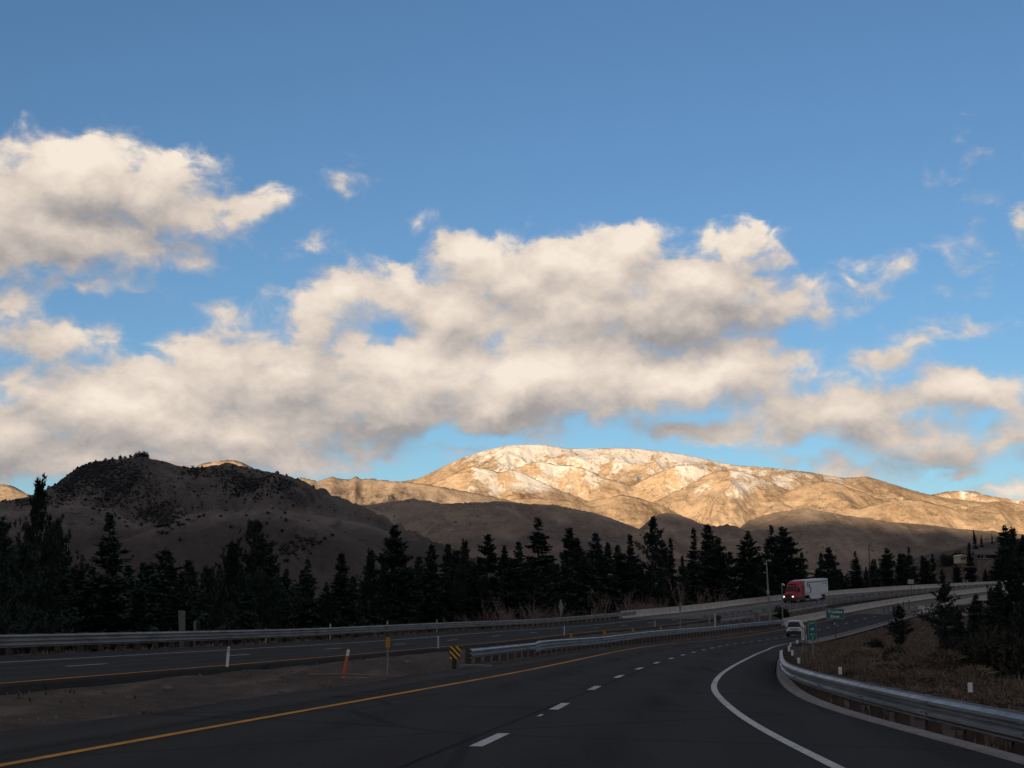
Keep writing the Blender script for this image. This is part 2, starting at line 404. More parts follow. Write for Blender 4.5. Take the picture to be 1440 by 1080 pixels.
def _hill(grass1, grass2, dark, spk, snow=False, sage=(.075, .062, .058)):
    def fn(t, b, O, Pp):
        n = t.noise(Pp, .0016, 6, .6); n2 = t.noise(Pp, .011, 7, .65); n3 = t.noise(Pp, .055, 5, .7)
        wp = t.vmath('MULTIPLY', Pp, (1.0, .35, 2.2)); st = t.noise(wp, .006, 6, .6, .4)
        col = t.mix(t.ss(.38, .62, n), grass1, grass2)
        col = t.mix(t.ss(.46, .66, n2, 0, .55), col, tuple(x * .62 for x in grass1))
        col = t.mix(t.ss(.52, .68, st, 0, .6), col, dark)
        col = t.mix(t.ss(.55, .66, n3, 0, spk), col, tuple(x * .5 for x in dark))
        n4 = t.noise(t.vmath('MULTIPLY', Pp, (1.0, .6, 1.6)), .024, 6, .72, .5); col = t.mix(t.ss(.50, .66, n4, 0, spk * .6), col, tuple(x * .8 for x in dark)); col = t.mix(t.ss(.36, .48, n4, .45, 0), col, tuple(min(1, x * 1.18) for x in grass2))
        n5 = t.noise(Pp, .16, 5, .7); n6 = t.noise(t.vmath('MULTIPLY', Pp, (1.0, .5, 2.0)), .035, 5, .65, .6)
        if not snow:
            col = t.mix(t.ss(.52, .68, n5, 0, .55), col, tuple(x * .62 for x in dark)); col = t.mix(t.ss(.36, .47, n5, .4, 0), col, tuple(min(1, x * 1.25) for x in grass2)); col = t.mix(t.ss(.5, .64, n6, 0, .5), col, dark)
        a2 = t.node('ShaderNodeAttribute', attribute_name='bare').outputs['Fac']
        col = t.mix(t.math('MULTIPLY', a2, .6), col, tuple(min(1, x * 1.35) for x in grass2))
        a3 = t.node('ShaderNodeAttribute', attribute_name='sage').outputs['Fac']
        col = t.mix(t.math('MULTIPLY', a3, t.ss(.3, .6, n2, .55, 1.0)), col, sage)
        a4 = t.node('ShaderNodeAttribute', attribute_name='wood').outputs['Fac']
        col = t.mix(t.ss(.30, .62, t.math('MULTIPLY_ADD', t.math('SUBTRACT', n3, .5), .9, t.math('MULTIPLY_ADD', t.math('SUBTRACT', n2, .5), .7, a4)), 0, .85), col, (.050, .050, .053))
        if snow:
            a = t.node('ShaderNodeAttribute', attribute_name='snow').outputs['Fac']
            m1 = t.noise(Pp, .004, 6, .62, .6); m2 = t.noise(Pp, .022, 6, .7); m3 = t.noise(t.vmath('MULTIPLY', Pp, (1, 1, .5)), .05, 4, .75)
            dv = t.noise(t.vmath('MULTIPLY', Pp, (1.7, .45, 2.0)), .0042, 5, .6, .8)
            q = t.math('ADD', a, t.math('MULTIPLY_ADD', m1, .9, -.45)); q = t.math('MULTIPLY_ADD', t.math('SUBTRACT', m2, .5), .85, q)
            q = t.math('MULTIPLY_ADD', t.math('SUBTRACT', m3, .5), 1.3, q); q = t.math('MULTIPLY_ADD', t.math('SUBTRACT', dv, .5), 1.5, q)
            col = t.mix(t.ss(.31, .78, q, 0, .92), col, (.54, .52, .515))
        t.l.new(col, b.inputs['Base Color'])
        bump(t, b, t.math('ADD', t.math('MULTIPLY_ADD', n3, .55, n2), t.math('MULTIPLY', n4, .5)), .8, 9)
    return fn
M['hill_near'] = mat('near_hillside', _hill((.108, .091, .082), (.155, .131, .115), (.078, .067, .064), .8), rough=1, spec=0)
M['foothill'] = mat('foothills', _hill((.215, .160, .124), (.30, .228, .172), (.15, .118, .100), .6, sage=(.13, .105, .095)), rough=1, spec=0)
M['mountain'] = mat('mountain_slopes', _hill((.275, .193, .130), (.355, .262, .184), (.150, .10, .068), .9, True), rough=1, spec=0)
def _rock(t, b, O, Pp):
    n = t.noise(O, 9, 5, .7); t.l.new(t.mix(t.ss(.3, .7, n), (.11, .10, .09), (.20, .185, .168)), b.inputs['Base Color']); bump(t, b, n, .6, .02)
M['rock'] = mat('pale_rock', _rock, rough=.95, spec=.1)
def _glass(t, b, O, Pp):
    n = t.noise(O, 3, 3, .6); t.l.new(t.mix(t.ss(.3, .7, n), (.006, .007, .009), (.014, .016, .019)), b.inputs['Base Color'])
M['glass'] = mat('dark_tinted_glass', _glass, rough=.28, spec=.35)
M['tyre'] = worn('tyre_rubber', (.018, .018, .019), (.03, .03, .03), 9, .85, spec=.2)
M['rim'] = worn('wheel_metal', (.55, .55, .55), (.35, .35, .35), 7, .35, metal=.7)
M['chrome'] = worn('bright_trim', (.6, .6, .6), (.4, .4, .4), 6, .25, metal=.9)
M['truck_red'] = worn('red_truck_paint', (.36, .006, .018), (.27, .007, .016), 2, .5, spec=.3, amt=.5)
M['trailer_white'] = worn('white_trailer_paint', (.62, .62, .61), (.45, .445, .43), .7, .45, amt=.7)
M['trailer_blue'] = worn('dark_blue_livery', (.02, .035, .10), (.02, .03, .07), 2, .5)
M['car_white'] = worn('white_car_paint', (.72, .72, .71), (.62, .62, .61), 1.5, .28, spec=.6, amt=.3)
M['car_black'] = worn('black_plastic_trim', (.02, .02, .021), (.03, .03, .03), 8, .6)
M['tail'] = worn('red_lamp_lens', (.35, .015, .02), (.25, .01, .015), 6, .25)
M['lamp_on'] = mat('lit_headlamp', color=(1, .9, .75), rough=.3, emit=(1, .82, .58), estr=.6)
M['lens_grey'] = worn('grey_lens', (.5, .5, .5), (.4, .4, .4), 5, .25)
M['cream_wall'] = worn('cream_stucco', (.55, .47, .33), (.42, .36, .26), 1.3, .9, spec=.1)
M['brown_wall'] = worn('brown_siding', (.16, .12, .09), (.10, .08, .065), .9, .9, spec=.1)
M['roof'] = worn('grey_roof_shingle', (.12, .11, .10), (.08, .075, .07), .8, .9, spec=.1)
M['stone_wall'] = worn('stone_retaining_wall', (.26, .22, .18), (.13, .11, .09), .9, .95, spec=.1, amt=1, bmp=.05)
def SHADE(la):   # relief of the range behind the camera: what its shadow line follows
    return 0 * la
SKY_STR = .055
CLOUD_STR = .38
# ------------------------------------------------------------------ ground: one sheet to the horizon
def spaced(lo, hi, step, grow, far):
    a = list(np.arange(lo, hi, step)); d = step; x = a[-1]
    while x < far: d *= grow; x += d; a.append(x)
    d = step; x = a[0]; pre = []
    while x > -far: d *= grow; x -= d; pre.append(x)
    return np.array(pre[::-1] + a)
gx = spaced(-36, 60, .75, 1.035, 16000); gy = spaced(6, 140, .9, 1.03, 16000)
GX, GY = np.meshgrid(gx, gy)
GZ = T(GX, GY)
ground = np_mesh('ground', np.stack([GX, GY, GZ], -1).reshape(-1, 3), grid_faces(len(gy), len(gx)), M['dirt'])
tag(ground, kind='structure')
def Tz(x, y): return float(T(np.array([x]), np.array([y]))[0])

# ------------------------------------------------------------------ hills and mountain
def crest_fn(pts):
    a = []; e = []
    for u, v in pts:
        s = slope(u, v); a.append(s[0]); e.append(s[1])
    a = np.array(a); e = np.array(e)
    def f(x):
        y = np.interp(x, a, e)
        out = np.maximum(np.clip(a[0] - x, 0, None), np.clip(x - a[-1], 0, None))
        return y - out * 1.1
    return f
def land_mesh(name, u0, u1, Y0, Y1, nx, ny, layers, amp, wl, m, seed, main=0, zb=-15, snow=None, stretch=2.2, ypow=1.0, sagef=None, woodf=None, baref=None):
    a = np.linspace(slope(u0, 700)[0], slope(u1, 700)[0], nx)
    Y = Y0 + (Y1 - Y0) * np.linspace(0, 1, ny) ** ypow
    A, YY = np.meshgrid(a, Y); X = A * YY
    wx = fbm(X / (wl * 1.7), YY / (wl * 1.7), 3, seed=seed + 1) * .55
    H = np.full_like(X, -1e9); K = np.zeros_like(X)
    rd = ridged(X / wl + wx, YY / (wl * stretch) + wx, 6, .5, seed)
    rf = ridged(X / wl * 3.7 + wx * 2, YY / (wl * stretch) * 2.9, 5, .55, seed + 19)
    fb = fbm(X / wl * 2.1, YY / wl * 1.3, 6, .52, seed + 5)
    for i, (pts, Yc, wf, wb, na) in enumerate(layers):
        f = crest_fn(pts)
        sh = fbm(A * 9 + i * 3.1, YY * 0 + i, 3, seed=seed + 40 + i) * wf * .16     # the crest line wanders in depth
        yc = Yc + sh
        t = np.where(YY < yc, (yc - YY) / wf, (YY - yc) / wb)
        e = f(A)
        zcrest = e * yc + CAMH
        g = np.clip(1 - np.clip(t, 0, 1), 0, 1); g = np.where(YY < yc, g ** 1.25, g ** 1.1)
        h = zb + (zcrest - zb) * g + (rd - .55) * amp * na * np.clip(g * 1.5, 0, 1) * np.clip(t * 3.5 + .12, .0, 1) + (rf - .5) * amp * .20 * na * np.clip(g * 2, 0, 1) * np.clip(t * 6 + .1, 0, 1) + fb * amp * .35 * na * np.clip(t * 3 + .15, 0, 1) * np.clip(g * 2, 0, 1)
        if i == main:                                        # the skyline keeps its outline
            for _ in range(3):
                em = ((h - CAMH) / YY).max(0); k = np.clip((e[0] * Yc + CAMH - zb) / np.maximum(em * Yc + CAMH - zb, 1), .3, 3)
                k = np.where(e[0] * Yc > zb + 6, k, 1); kk = np.exp(-.5 * (np.arange(-12, 13) / 4.) ** 2); k = np.convolve(np.pad(k, 12, mode='edge'), kk / kk.sum(), mode='valid'); h = zb + (h - zb) * k[None, :]
        d = (h - H) / 14.0
        H = np.where(d > 6, h, np.where(d < -6, H, H + 14 * np.log1p(np.exp(np.clip(d, -30, 30)))))
    attr = {}
    dzx = np.gradient(H, axis=1) / np.maximum(np.gradient(X, axis=1), 1e-3)
    attr['bare'] = np.clip(ridged(X / wl * 1.6 + 3, YY / wl * .9, 4, .5, seed + 77) * 2.4 - 1.35, 0, 1)
    if woodf is not None: attr['wood'] = woodf(CU + F * A, 880 - F * (H - CAMH) / YY)
    if baref is not None: attr['bare'] = np.clip(attr['bare'] * .6 + baref(CU + F * A, 880 - F * (H - CAMH) / YY), 0, 1.3)
    if sagef is not None: attr['sage'] = np.clip(sagef(A, YY, H, X), 0, 1)
    if snow is not None: attr['snow'] = snow(A, YY, H, X, dzx, rd)
    V = np.stack([X, YY, H], -1).reshape(-1, 3)
    o = np_mesh(name, V, grid_faces(ny, nx), m, attr=attr)
    tag(o, kind='structure')
    def hz(x, y):
        y = np.asarray(y, float); ai = np.interp(np.asarray(x, float) / y, a, np.arange(nx)); yi = np.interp(y, Y, np.arange(ny))
        i0 = np.minimum(ai.astype(int), nx - 2); j0 = np.minimum(yi.astype(int), ny - 2); fx = ai - i0; fy = yi - j0
        return (H[j0, i0] * (1 - fx) + H[j0, i0 + 1] * fx) * (1 - fy) + (H[j0 + 1, i0] * (1 - fx) + H[j0 + 1, i0 + 1] * fx) * fy
    return o, hz
L_A = [(-260, 740), (-120, 728), (0, 704), (30, 701), (62, 690), (80, 679), (96, 667), (112, 656), (128, 650), (150, 647), (178, 644), (205, 643), (218, 646), (232, 649), (250, 655), (262, 657), (285, 657), (300, 655), (312, 652), (322, 650), (336, 655), (352, 658), (372, 662), (400, 668), (424, 675), (450, 687), (480, 700), (520, 716), (560, 738), (620, 765), (690, 800), (760, 850)]
L_SP = [(-200, 735), (-60, 722), (30, 716), (80, 708), (118, 707), (150, 712), (180, 728), (205, 738), (235, 738), (262, 733), (300, 726), (335, 719), (370, 716), (410, 720), (450, 726), (500, 735), (560, 752), (630, 775), (720, 815), (800, 870)]
L_SP2 = [(120, 790), (200, 770), (260, 748), (310, 738), (360, 730), (400, 731), (450, 742), (520, 762), (600, 800), (660, 850)]
WOODS = [(118, 668, 26, 10, 300), (90, 690, 20, 9, 190), (140, 655, 22, 6, 170), (165, 690, 26, 14, 260), (188, 668, 14, 8, 90), (215, 722, 22, 6, 130), (235, 728, 16, 5, 60), (270, 663, 12, 4, 70), (335, 678, 14, 6, 90), (318, 665, 20, 4, 60), (366, 680, 18, 5, 70), (395, 682, 12, 5, 40), (345, 690, 12, 5, 60), (255, 690, 60, 20, 45), (300, 700, 70, 22, 24), (420, 700, 30, 14, 20), (40, 706, 26, 4, 60), (430, 768, 14, 4, 22), (405, 778, 6, 4, 14), (230, 740, 10, 4, 12), (350, 740, 120, 30, 14)]
def woodf(u, v):
    s_ = 0
    for a, b, ru, rv, n in WOODS:
        if ru < 31: s_ = s_ + .62 * np.exp(-.5 * ((u - a) / (ru * .95)) ** 2 - .5 * ((v - b) / (rv * 1.05)) ** 2)
    return np.clip(s_, 0, .95)
SPX, SPV = [w_[0] for w_ in L_SP], [w_[1] for w_ in L_SP]
def baref(u, v):
    d = v - np.interp(u, SPX, SPV)
    return 1.1 * np.exp(-((d - 5) / 8.) ** 2) * (.6 + .8 * fbm(u / 40, v / 12, 4, seed=12)) + .5 * np.exp(-((d + 26) / 16.) ** 2) * sst(230, 300, u)
left_hill, hz_left = land_mesh('left_hill', -420, 900, 420, 2300, 520, 260,
    [(L_A, 1650, 780, 620, 1), (L_SP, 1020, 420, 300, .6), (L_SP2, 800, 260, 260, .6)], 96, 180, M['hill_near'], 5, woodf=woodf, baref=baref,
    sagef=lambda A, Y, H, X: sst(738, 768, 880 - F * (H - CAMH) / Y + 26 * fbm(X / 120, Y / 160, 4, seed=3)) * .9 + .7 * sst(.12, .4, fbm(X / 90, Y / 140, 4, seed=8)))
L_D = [(300, 720), (380, 700), (405, 684), (422, 671), (436, 674), (446, 677), (467, 670), (482, 674), (492, 674), (500, 670), (510, 674), (522, 673), (545, 676), (562, 677), (600, 681), (640, 688), (700, 700), (780, 720), (860, 745)]
L_E = [(300, 740), (390, 730), (450, 722), (500, 712), (545, 704), (582, 700), (606, 702), (622, 706), (640, 706), (662, 705), (690, 705), (712, 706), (736, 709), (758, 708), (778, 708), (812, 716), (835, 722), (862, 731), (895, 742), (930, 753), (980, 769), (1040, 787), (1120, 812)]
L_F1 = [(840, 790), (880, 757), (902, 742), (916, 729), (926, 723), (936, 721), (951, 722), (969, 728), (985, 733), (998, 737), (1010, 738), (1022, 735), (1034, 738), (1056, 746), (1085, 757), (1120, 775)]
L_F2 = [(990, 790), (1030, 748), (1051, 731), (1072, 724), (1090, 720), (1112, 718), (1138, 717), (1160, 721), (1200, 726), (1250, 734), (1340, 742), (1440, 752), (1560, 770)]
L_F3 = [(1180, 790), (1280, 772), (1350, 765), (1440, 762), (1560, 760), (1700, 770)]
L_E2 = [(500, 790), (560, 762), (620, 748), (690, 740), (750, 741), (820, 752), (900, 772), (980, 790), (1060, 812)]
foot, hz_foot = land_mesh('foothills', 230, 1640, 1500, 5700, 760, 330,
    [(L_D, 5000, 1500, 600, 1), (L_E, 4300, 1500, 480, .9), (L_F1, 4450, 1300, 450, .8), (L_F2, 4650, 1700, 600, .9), (L_F3, 3300, 1300, 900, .6), (L_E2, 3200, 1100, 700, .8)],
    105, 420, M['foothill'], 23, main=0, sagef=lambda A, Y, H, X: .75 * sst(.05, .38, fbm(X / 330, Y / 420, 5, seed=18)) + .5 * sst(4200, 3000, Y))
L_B = [(-320, 650), (-180, 655), (-60, 666), (0, 679), (20, 685), (40, 694), (56, 703), (75, 715), (110, 740)]
back_left, _ = land_mesh('back_hill', -380, 160, 4200, 6200, 150, 90, [(L_B, 5300, 900, 700, 1)], 60, 300, M['foothill'], 31)
L_C = [(245, 690), (262, 668), (276, 656), (284, 652), (296, 650), (308, 648), (318, 647), (330, 647), (340, 650), (352, 656), (372, 668), (400, 690)]
back_knob, _ = land_mesh('back_hill', 200, 450, 4000, 5600, 120, 80, [(L_C, 4700, 600, 600, 1)], 30, 200, M['foothill'], 37)
G1 = [(440, 720), (520, 688), (560, 678), (588, 673), (604, 666), (620, 658), (636, 650), (652, 643), (668, 638), (684, 633), (700, 629), (716, 626), (735, 625), (752, 625), (768, 626), (784, 629), (800, 631), (830, 631), (858, 630), (880, 630), (900, 631), (920, 634), (940, 636), (965, 640), (990, 645), (1015, 651), (1040, 655), (1060, 656), (1085, 658), (1110, 661), (1140, 664), (1165, 669), (1185, 672), (1205, 671), (1218, 670), (1230, 673), (1250, 679), (1275, 687), (1300, 694), (1330, 700), (1400, 708), (1500, 716), (1640, 725)]
G2 = [(520, 700), (580, 690), (612, 676), (636, 664), (655, 656), (668, 653), (682, 656), (700, 662), (716, 659), (732, 662), (760, 676), (800, 694), (850, 713), (910, 738)]
G3 = [(690, 690), (722, 662), (745, 651), (762, 649), (784, 652), (805, 653), (824, 659), (846, 670), (874, 680), (920, 700), (980, 725)]
G4 = [(830, 745), (880, 724), (920, 706), (950, 689), (975, 676), (994, 665), (1010, 660), (1026, 659), (1044, 662), (1066, 670), (1092, 682), (1125, 698), (1165, 716), (1230, 742)]
G5 = [(1060, 720), (1090, 700), (1112, 690), (1135, 681), (1155, 677), (1180, 681), (1205, 690), (1240, 704), (1280, 720), (1340, 744)]
G6 = [(1180, 726), (1220, 711), (1252, 703), (1276, 700), (1296, 701), (1320, 707), (1350, 717), (1390, 730), (1440, 746)]
G7 = [(1330, 730), (1370, 713), (1396, 706), (1416, 705), (1440, 709), (1480, 718), (1560, 730), (1640, 742)]
G8 = [(640, 725), (680, 708), (720, 700), (760, 699), (800, 706), (850, 720), (900, 733), (960, 745)]
G9 = [(760, 740), (800, 715), (840, 702), (875, 696), (900, 700), (930, 712), (975, 730)]
G10 = [(860, 700), (900, 676), (930, 660), (955, 652), (975, 652), (1000, 660), (1030, 676), (1060, 690)]
def snowf(A, Y, H, X, dzx, rd):
    u = CU + F * A; e = (H - CAMH) / Y; v = 880 - F * e
    top = sst(735, 655, v) * .50 + sst(676, 640, v) * .34
    side = sst(480, 640, u) * (1 - sst(1100, 1330, u) * .55)
    lee = np.clip(-dzx * 1.1, -.25, .3)
    return top * side - .12 + lee * .9 * sst(730, 660, v) - .22 * sst(.62, .85, rd) * sst(625, 660, v) + .30 * np.exp(-((u - 985) / 45) ** 2 - ((v - 692) / 14) ** 2) + .28 * np.exp(-((u - 745) / 60) ** 2 - ((v - 688) / 14) ** 2) + .2 * np.exp(-((u - 1100) / 40) ** 2 - ((v - 678) / 12) ** 2)
mount, hz_mount = land_mesh('mountain', 380, 1640, 4700, 10200, 900, 380,
    [(G1, 9000, 3400, 1200, 1.1), (G2, 7300, 1900, 700, .9), (G3, 7900, 1500, 600, .8), (G4, 7000, 1900, 800, .9), (G5, 6800, 1800, 800, .9), (G6, 6400, 1500, 800, .8), (G7, 6600, 1700, 900, .8), (G8, 6300, 1400, 700, .9), (G9, 6500, 1400, 700, .8), (G10, 8000, 1400, 600, .7)],
    150, 600, M['mountain'], 51, snow=snowf, stretch=1.9)
L_H = [(1270, 720), (1296, 697), (1312, 695), (1330, 692), (1346, 690), (1358, 690), (1372, 692), (1392, 697), (1420, 702), (1446, 705), (1500, 712), (1640, 725)]
far_r, _ = land_mesh('far_hill', 1240, 1660, 9300, 11500, 140, 80, [(L_H, 10400, 900, 900, 1)], 90, 400, M['mountain'], 61, snow=lambda A, Y, H, X, d, r: .34 + 0 * A)

# ------------------------------------------------------------------ the range behind the camera that keeps the valley in shade
SUN_EL, SUN_SIDE = R(6.5), R(20)              # low evening sun, behind the camera and to its left
sdir = Vector((-math.sin(SUN_SIDE) * math.cos(SUN_EL), -math.cos(SUN_SIDE) * math.cos(SUN_EL), math.sin(SUN_EL)))
RD = 7000.0
sx, sy = -math.sin(SUN_SIDE), -math.cos(SUN_SIDE)
lat = np.linspace(-9000, 9000, 260); dep = np.linspace(-2200, 2600, 60)
LA, DE = np.meshgrid(lat, dep)
crest_h = 402 + (RD + 3900) * math.tan(SUN_EL) + SHADE(LA) + 40 * fbm(LA / 900, LA * 0, 4, seed=91)
BXX = sx * (RD + DE) - sy * LA; BYY = sy * (RD + DE) + sx * LA
BZ = -20 + (crest_h + 20) * np.clip(1 - np.abs(DE) / 2300, 0, 1) ** 1.1
BZ = BZ + (ridged(BXX / 900, BYY / 900, 5, seed=95) - .5) * 160 * sst(0, 500, np.abs(DE)) * sst(2250, 1500, np.abs(DE))
west = np_mesh('mountain_range', np.stack([BXX, BYY, BZ], -1).reshape(-1, 3), grid_faces(len(dep), len(lat)), M['foothill'])
tag(west, kind='structure')

# ------------------------------------------------------------------ roads
def strip(name, s0, s1, step, offs, m, dz=0.0, skirt=.0, oshift=0.0):
    ss = np.arange(s0, s1 + step, step); rows = []
    for s in ss:
        os_ = offs(s); X, Y = P(s, np.array(os_)); Z = zc(s, np.array(os_)) + dz
        rows.append(np.stack([X, Y, Z], -1))
    V = np.array(rows)
    if skirt:
        a = V[:, :1].copy(); a[..., 2] -= skirt; b = V[:, -1:].copy(); b[..., 2] -= skirt
        V = np.concatenate([a, V, b], 1)
    n = V.shape[1]
    oo = [np.array(offs(s)) for s in ss]; oo = np.array([np.concatenate([w_[:1], w_, w_[-1:]]) if skirt else w_ for w_ in oo])
    return np_mesh(name, V.reshape(-1, 3), grid_faces(len(ss), n)[:, ::-1], m, smooth=False, attr={'off': oo.ravel() + oshift})
DK = 168
road = strip('road', -120, DK, 2, lambda s: np.linspace(LO + 1.35 + .0 * s, RO(s), 9), M['asphalt'], skirt=.3)
tag(road, kind='structure')
sh = strip('road_shoulder', -120, DK, 2, lambda s: np.linspace(LO - .1 * math.sin(s * .21) - .12 * math.sin(s * .57) - .25 * sst(-20, -60, s), LO + 1.35, 5), M['asphalt_shoulder'], skirt=.3)
tag(sh, kind='structure')
oroad = strip('opposite_road', -200, 108, 2, lambda s: np.linspace(OL_, OR_, 9), M['asphalt'], skirt=.3, oshift=14.3)
tag(oroad, kind='structure')
def marking(name, s0, s1, offf, w, m, step=2.0, parent=None):
    ss = np.append(np.arange(s0, s1, step), s1); rows = []
    for s in ss:
        o = offf(s); q = np.array([o - w / 2, o + w / 2]); X, Y = P(s, q); rows.append(np.stack([X, Y, zc(s, q) + .006], -1))
    V = np.array(rows); return V.reshape(-1, 3), grid_faces(len(ss), 2)[:, ::-1]
def marks(name, items, m):
    VV = []; FF = []; n = 0
    for V, f in items: VV.append(V); FF.append(f + n); n += len(V)
    o = np_mesh(name, np.concatenate(VV), np.concatenate(FF), m, smooth=False); tag(o, kind='structure'); return o
marks('white_edge_line', [marking('', -75, 330, WHITE, .125, M['white_paint'], .8)], M['white_paint'])
marks('yellow_edge_line', [marking('', -100, 330, YELL, .15, M['yellow_paint'], 1.5)], M['yellow_paint'])
dash_s = [-51.9 + 7.32 * k for k in range(-4, 46)]
marks('lane_dashes', [marking('', s - 1.0, s + 1.0, DASH, .15, M['white_paint'], .5) for s in dash_s] + [marking('', -47.4, -46.9, lambda s: DASH(s) - .02, .05, M['white_paint'], .5)], M['white_paint'])
marks('opposite_edge_line', [marking('', -150, 330, lambda s: -17.9, .15, M['white_paint'], 2)], M['white_paint'])
marks('opposite_yellow_line', [marking('', -150, 330, lambda s: -10.5, .14, M['yellow_paint'], 2)], M['yellow_paint'])
marks('opposite_lane_dashes', [marking('', s - 1.3, s + 1.3, lambda s: -14.3, .14, M['white_paint'], .65) for s in [-30.5 + 12.2 * k for k in range(-8, 30)]], M['white_paint'])
# asphalt dike along the near right edge
def sweep(path, prof, closed=True):
    """path: list of (x,y,z, nx,ny); prof: list of (d along n, dz)"""
    k = len(prof); V = []
    for x, y, z, nx, ny in path:
        for d, h in prof: V.append((x + nx * d, y + ny * d, z + h))
    fs = []
    for i in range(len(path) - 1):
        for j in range(k if closed else k - 1):
            a, b = i * k + j, i * k + (j + 1) % k
            fs.append((a, b, b + k, a + k))
    if closed: fs += [tuple(range(k - 1, -1, -1)), tuple(range((len(path) - 1) * k, len(path) * k))]
    return V, fs
def off_path(s0, s1, step, offf, zfun, sign=1):
    out = []; ss = np.append(np.arange(s0, s1, step), s1)
    pts = [tuple(float(q) for q in P(s, offf(s))) for s in ss]
    for i, s in enumerate(ss):
        a = pts[max(i - 1, 0)]; b = pts[min(i + 1, len(pts) - 1)]
        tx, ty = b[0] - a[0], b[1] - a[1]; l = math.hypot(tx, ty); nx, ny = ty / l * sign, -tx / l * sign
        out.append((*pts[i], float(zfun(s)), nx, ny))
    return out
kb = MB(); kb.add(*sweep(off_path(-80, -4, .8, lambda s: RO(s) + .02, lambda s: zc(s, 5.) - .1), [(-.02, -.1), (.03, .06), (.10, .10), (.30, .095), (.40, -.25)]))
kerb = kb.build('kerb', M['conc_dark']); tag(kerb, kind='structure')
kb = MB(); kb.add(*sweep(off_path(52, DK, 2, lambda s: RO(s) + .02, lambda s: zc(s, 5.) - .1), [(-.02, 0), (.03, .2), (.2, .24), (.34, 0)]))
kerb2 = kb.build('kerb', M['conc_dark']); tag(kerb2, kind='structure')

# ------------------------------------------------------------------ guardrails
WPROF = [(0, 0), (.0, -.022), (.082, -.062), (.082, -.098), (.0, -.142), (.0, -.168), (.082, -.212), (.082, -.248), (0, -.288), (0, -.312)]
TPROF = [(0, 0), (.0, -.02), (.082, -.055), (.082, -.088), (.0, -.13), (.0, -.155), (.082, -.2), (.082, -.235), (0, -.28), (0, -.305), (.082, -.35), (.082, -.385), (.0, -.43), (.0, -.455)]
def closed_prof(p, t=.008):
    return p + [(d - t, h) for d, h in reversed(p)]
def guardrail(name, label, sections, post_path, post_m, mrail, post_h, group=None, post_w=.15, post_d=.2, face=1, block=True, wscale=1.0, splice=False):
    x0, y0, zz = sections[0][0][0][:3]
    root = thing(name, label, 'guardrail', (x0, y0, zz - .7), group=group)
    loc = lambda pth: [(x - x0, y - y0, z - zz + .7, nx, ny) for x, y, z, nx, ny in pth]
    for pth, prof in sections:
        b = MB(); b.add(*sweep(loc(pth), closed_prof([(d * wscale, h * wscale) for d, h in prof])))
        L = loc(pth); acc = 0
        for i in range(2, len(L) - 2) if splice else ():
            acc += math.hypot(L[i][0] - L[i - 1][0], L[i][1] - L[i - 1][1])
            if acc > 3.8:
                acc = 0; tx, ty = -L[i][4], L[i][3]
                seg = [(L[i][0] + tx * q_, L[i][1] + ty * q_, L[i][2], L[i][3], L[i][4]) for q_ in (-.16, .16)]
                b.add(*sweep(seg, [(d * wscale + .007, h * wscale - .002) for d, h in prof] + [(d * wscale - .001, h * wscale - .002) for d, h in reversed(prof)]))
                for q_ in (-.1, .1):
                    for k_ in (1, 2):
                        hh_ = prof[4 * k_ - 1 - (k_ == 2)][1] * wscale
                        b.box((L[i][0] + tx * q_ + L[i][3] * .089 * wscale, L[i][1] + ty * q_ + L[i][4] * .089 * wscale, L[i][2] + hh_), (.03, .03, .03), rz=math.atan2(ty, tx))
        b.build('rail_beam', mrail, root)
    for (x, y, z, nx, ny) in loc(post_path):
        b = MB(); a = math.atan2(ny, nx); cx, cy = x - nx * (post_d / 2 + .16 * block + .01), y - ny * (post_d / 2 + .16 * block + .01)
        b.box((cx, cy, z - post_h / 2 + .02), (post_d, post_w, post_h + .02), rz=a)
        if block: b.box((x - nx * .085, y - ny * .085, z - .17), (.145, post_w * .9, .33), rz=a)
        b.build('post', post_m, root)
    return root
# near right rail, bulging round the kerb
zr_t = smooth_table([(-90, .26), (-50, .345), (-38, .39), (-22, .44), (-10, .47), (20, .5)], sig=3)
offr = lambda s: RO(s) + .24 + .60 * sst(-30, -46, s)
pth = off_path(-82, -13, .7, offr, zr_t, -1)
guardrail('guardrail', 'near galvanised corrugated guardrail curving round the right road edge beside the brush', [(pth, WPROF)], off_path(-81, -14, 1.9, offr, lambda s: zr_t(s) - .06, -1), M['wood_post'], M['galv'], 1.0, wscale=1.08, splice=True)
# median rail: buffer end, single rail, then a deeper triple rail
zm = smooth_table([(-40, .52), (-17, .53), (0, .58), (23, .57), (47, .84), (80, 1.12), (127, 1.96), (150, 2.7)], sig=4)
om = lambda s: -6.0
guardrail('guardrail', 'long grey median guardrail on wooden posts starting at the black and yellow marker', [(off_path(-18.6, -3.0, 1, om, zm), WPROF), (off_path(-2.97, 128, 1.2, om, lambda s: zm(s) + .07 * sst(-3, -1.5, s)), TPROF)],
          off_path(-17.4, 127, 1.9, om, zm), M['wood_post'], M['galv'], .85, splice=True)
zf = lambda s: zc(s, -22) + .72
guardrail('guardrail', 'far weathered guardrail running below the dark conifers along the opposite road', [(off_path(-60, 116, 1.5, lambda s: -22.2, zf), TPROF)], off_path(-59, 115, 1.9, lambda s: -22.2, zf), M['wood_post'], M['rail_old'], .95)
zi = lambda s: zc(s, -9.2) + .74
guardrail('guardrail', 'inner guardrail of the opposite road passing below the red truck', [(off_path(96, 330, 2.5, lambda s: -9.2, zi, -1), TPROF)], off_path(97, 329, 3.81, lambda s: -9.2, zi, -1), M['steel_post'], M['rail_old'], .95, wscale=1.0)
zi2 = lambda s: zc(s, -8.1) + .62
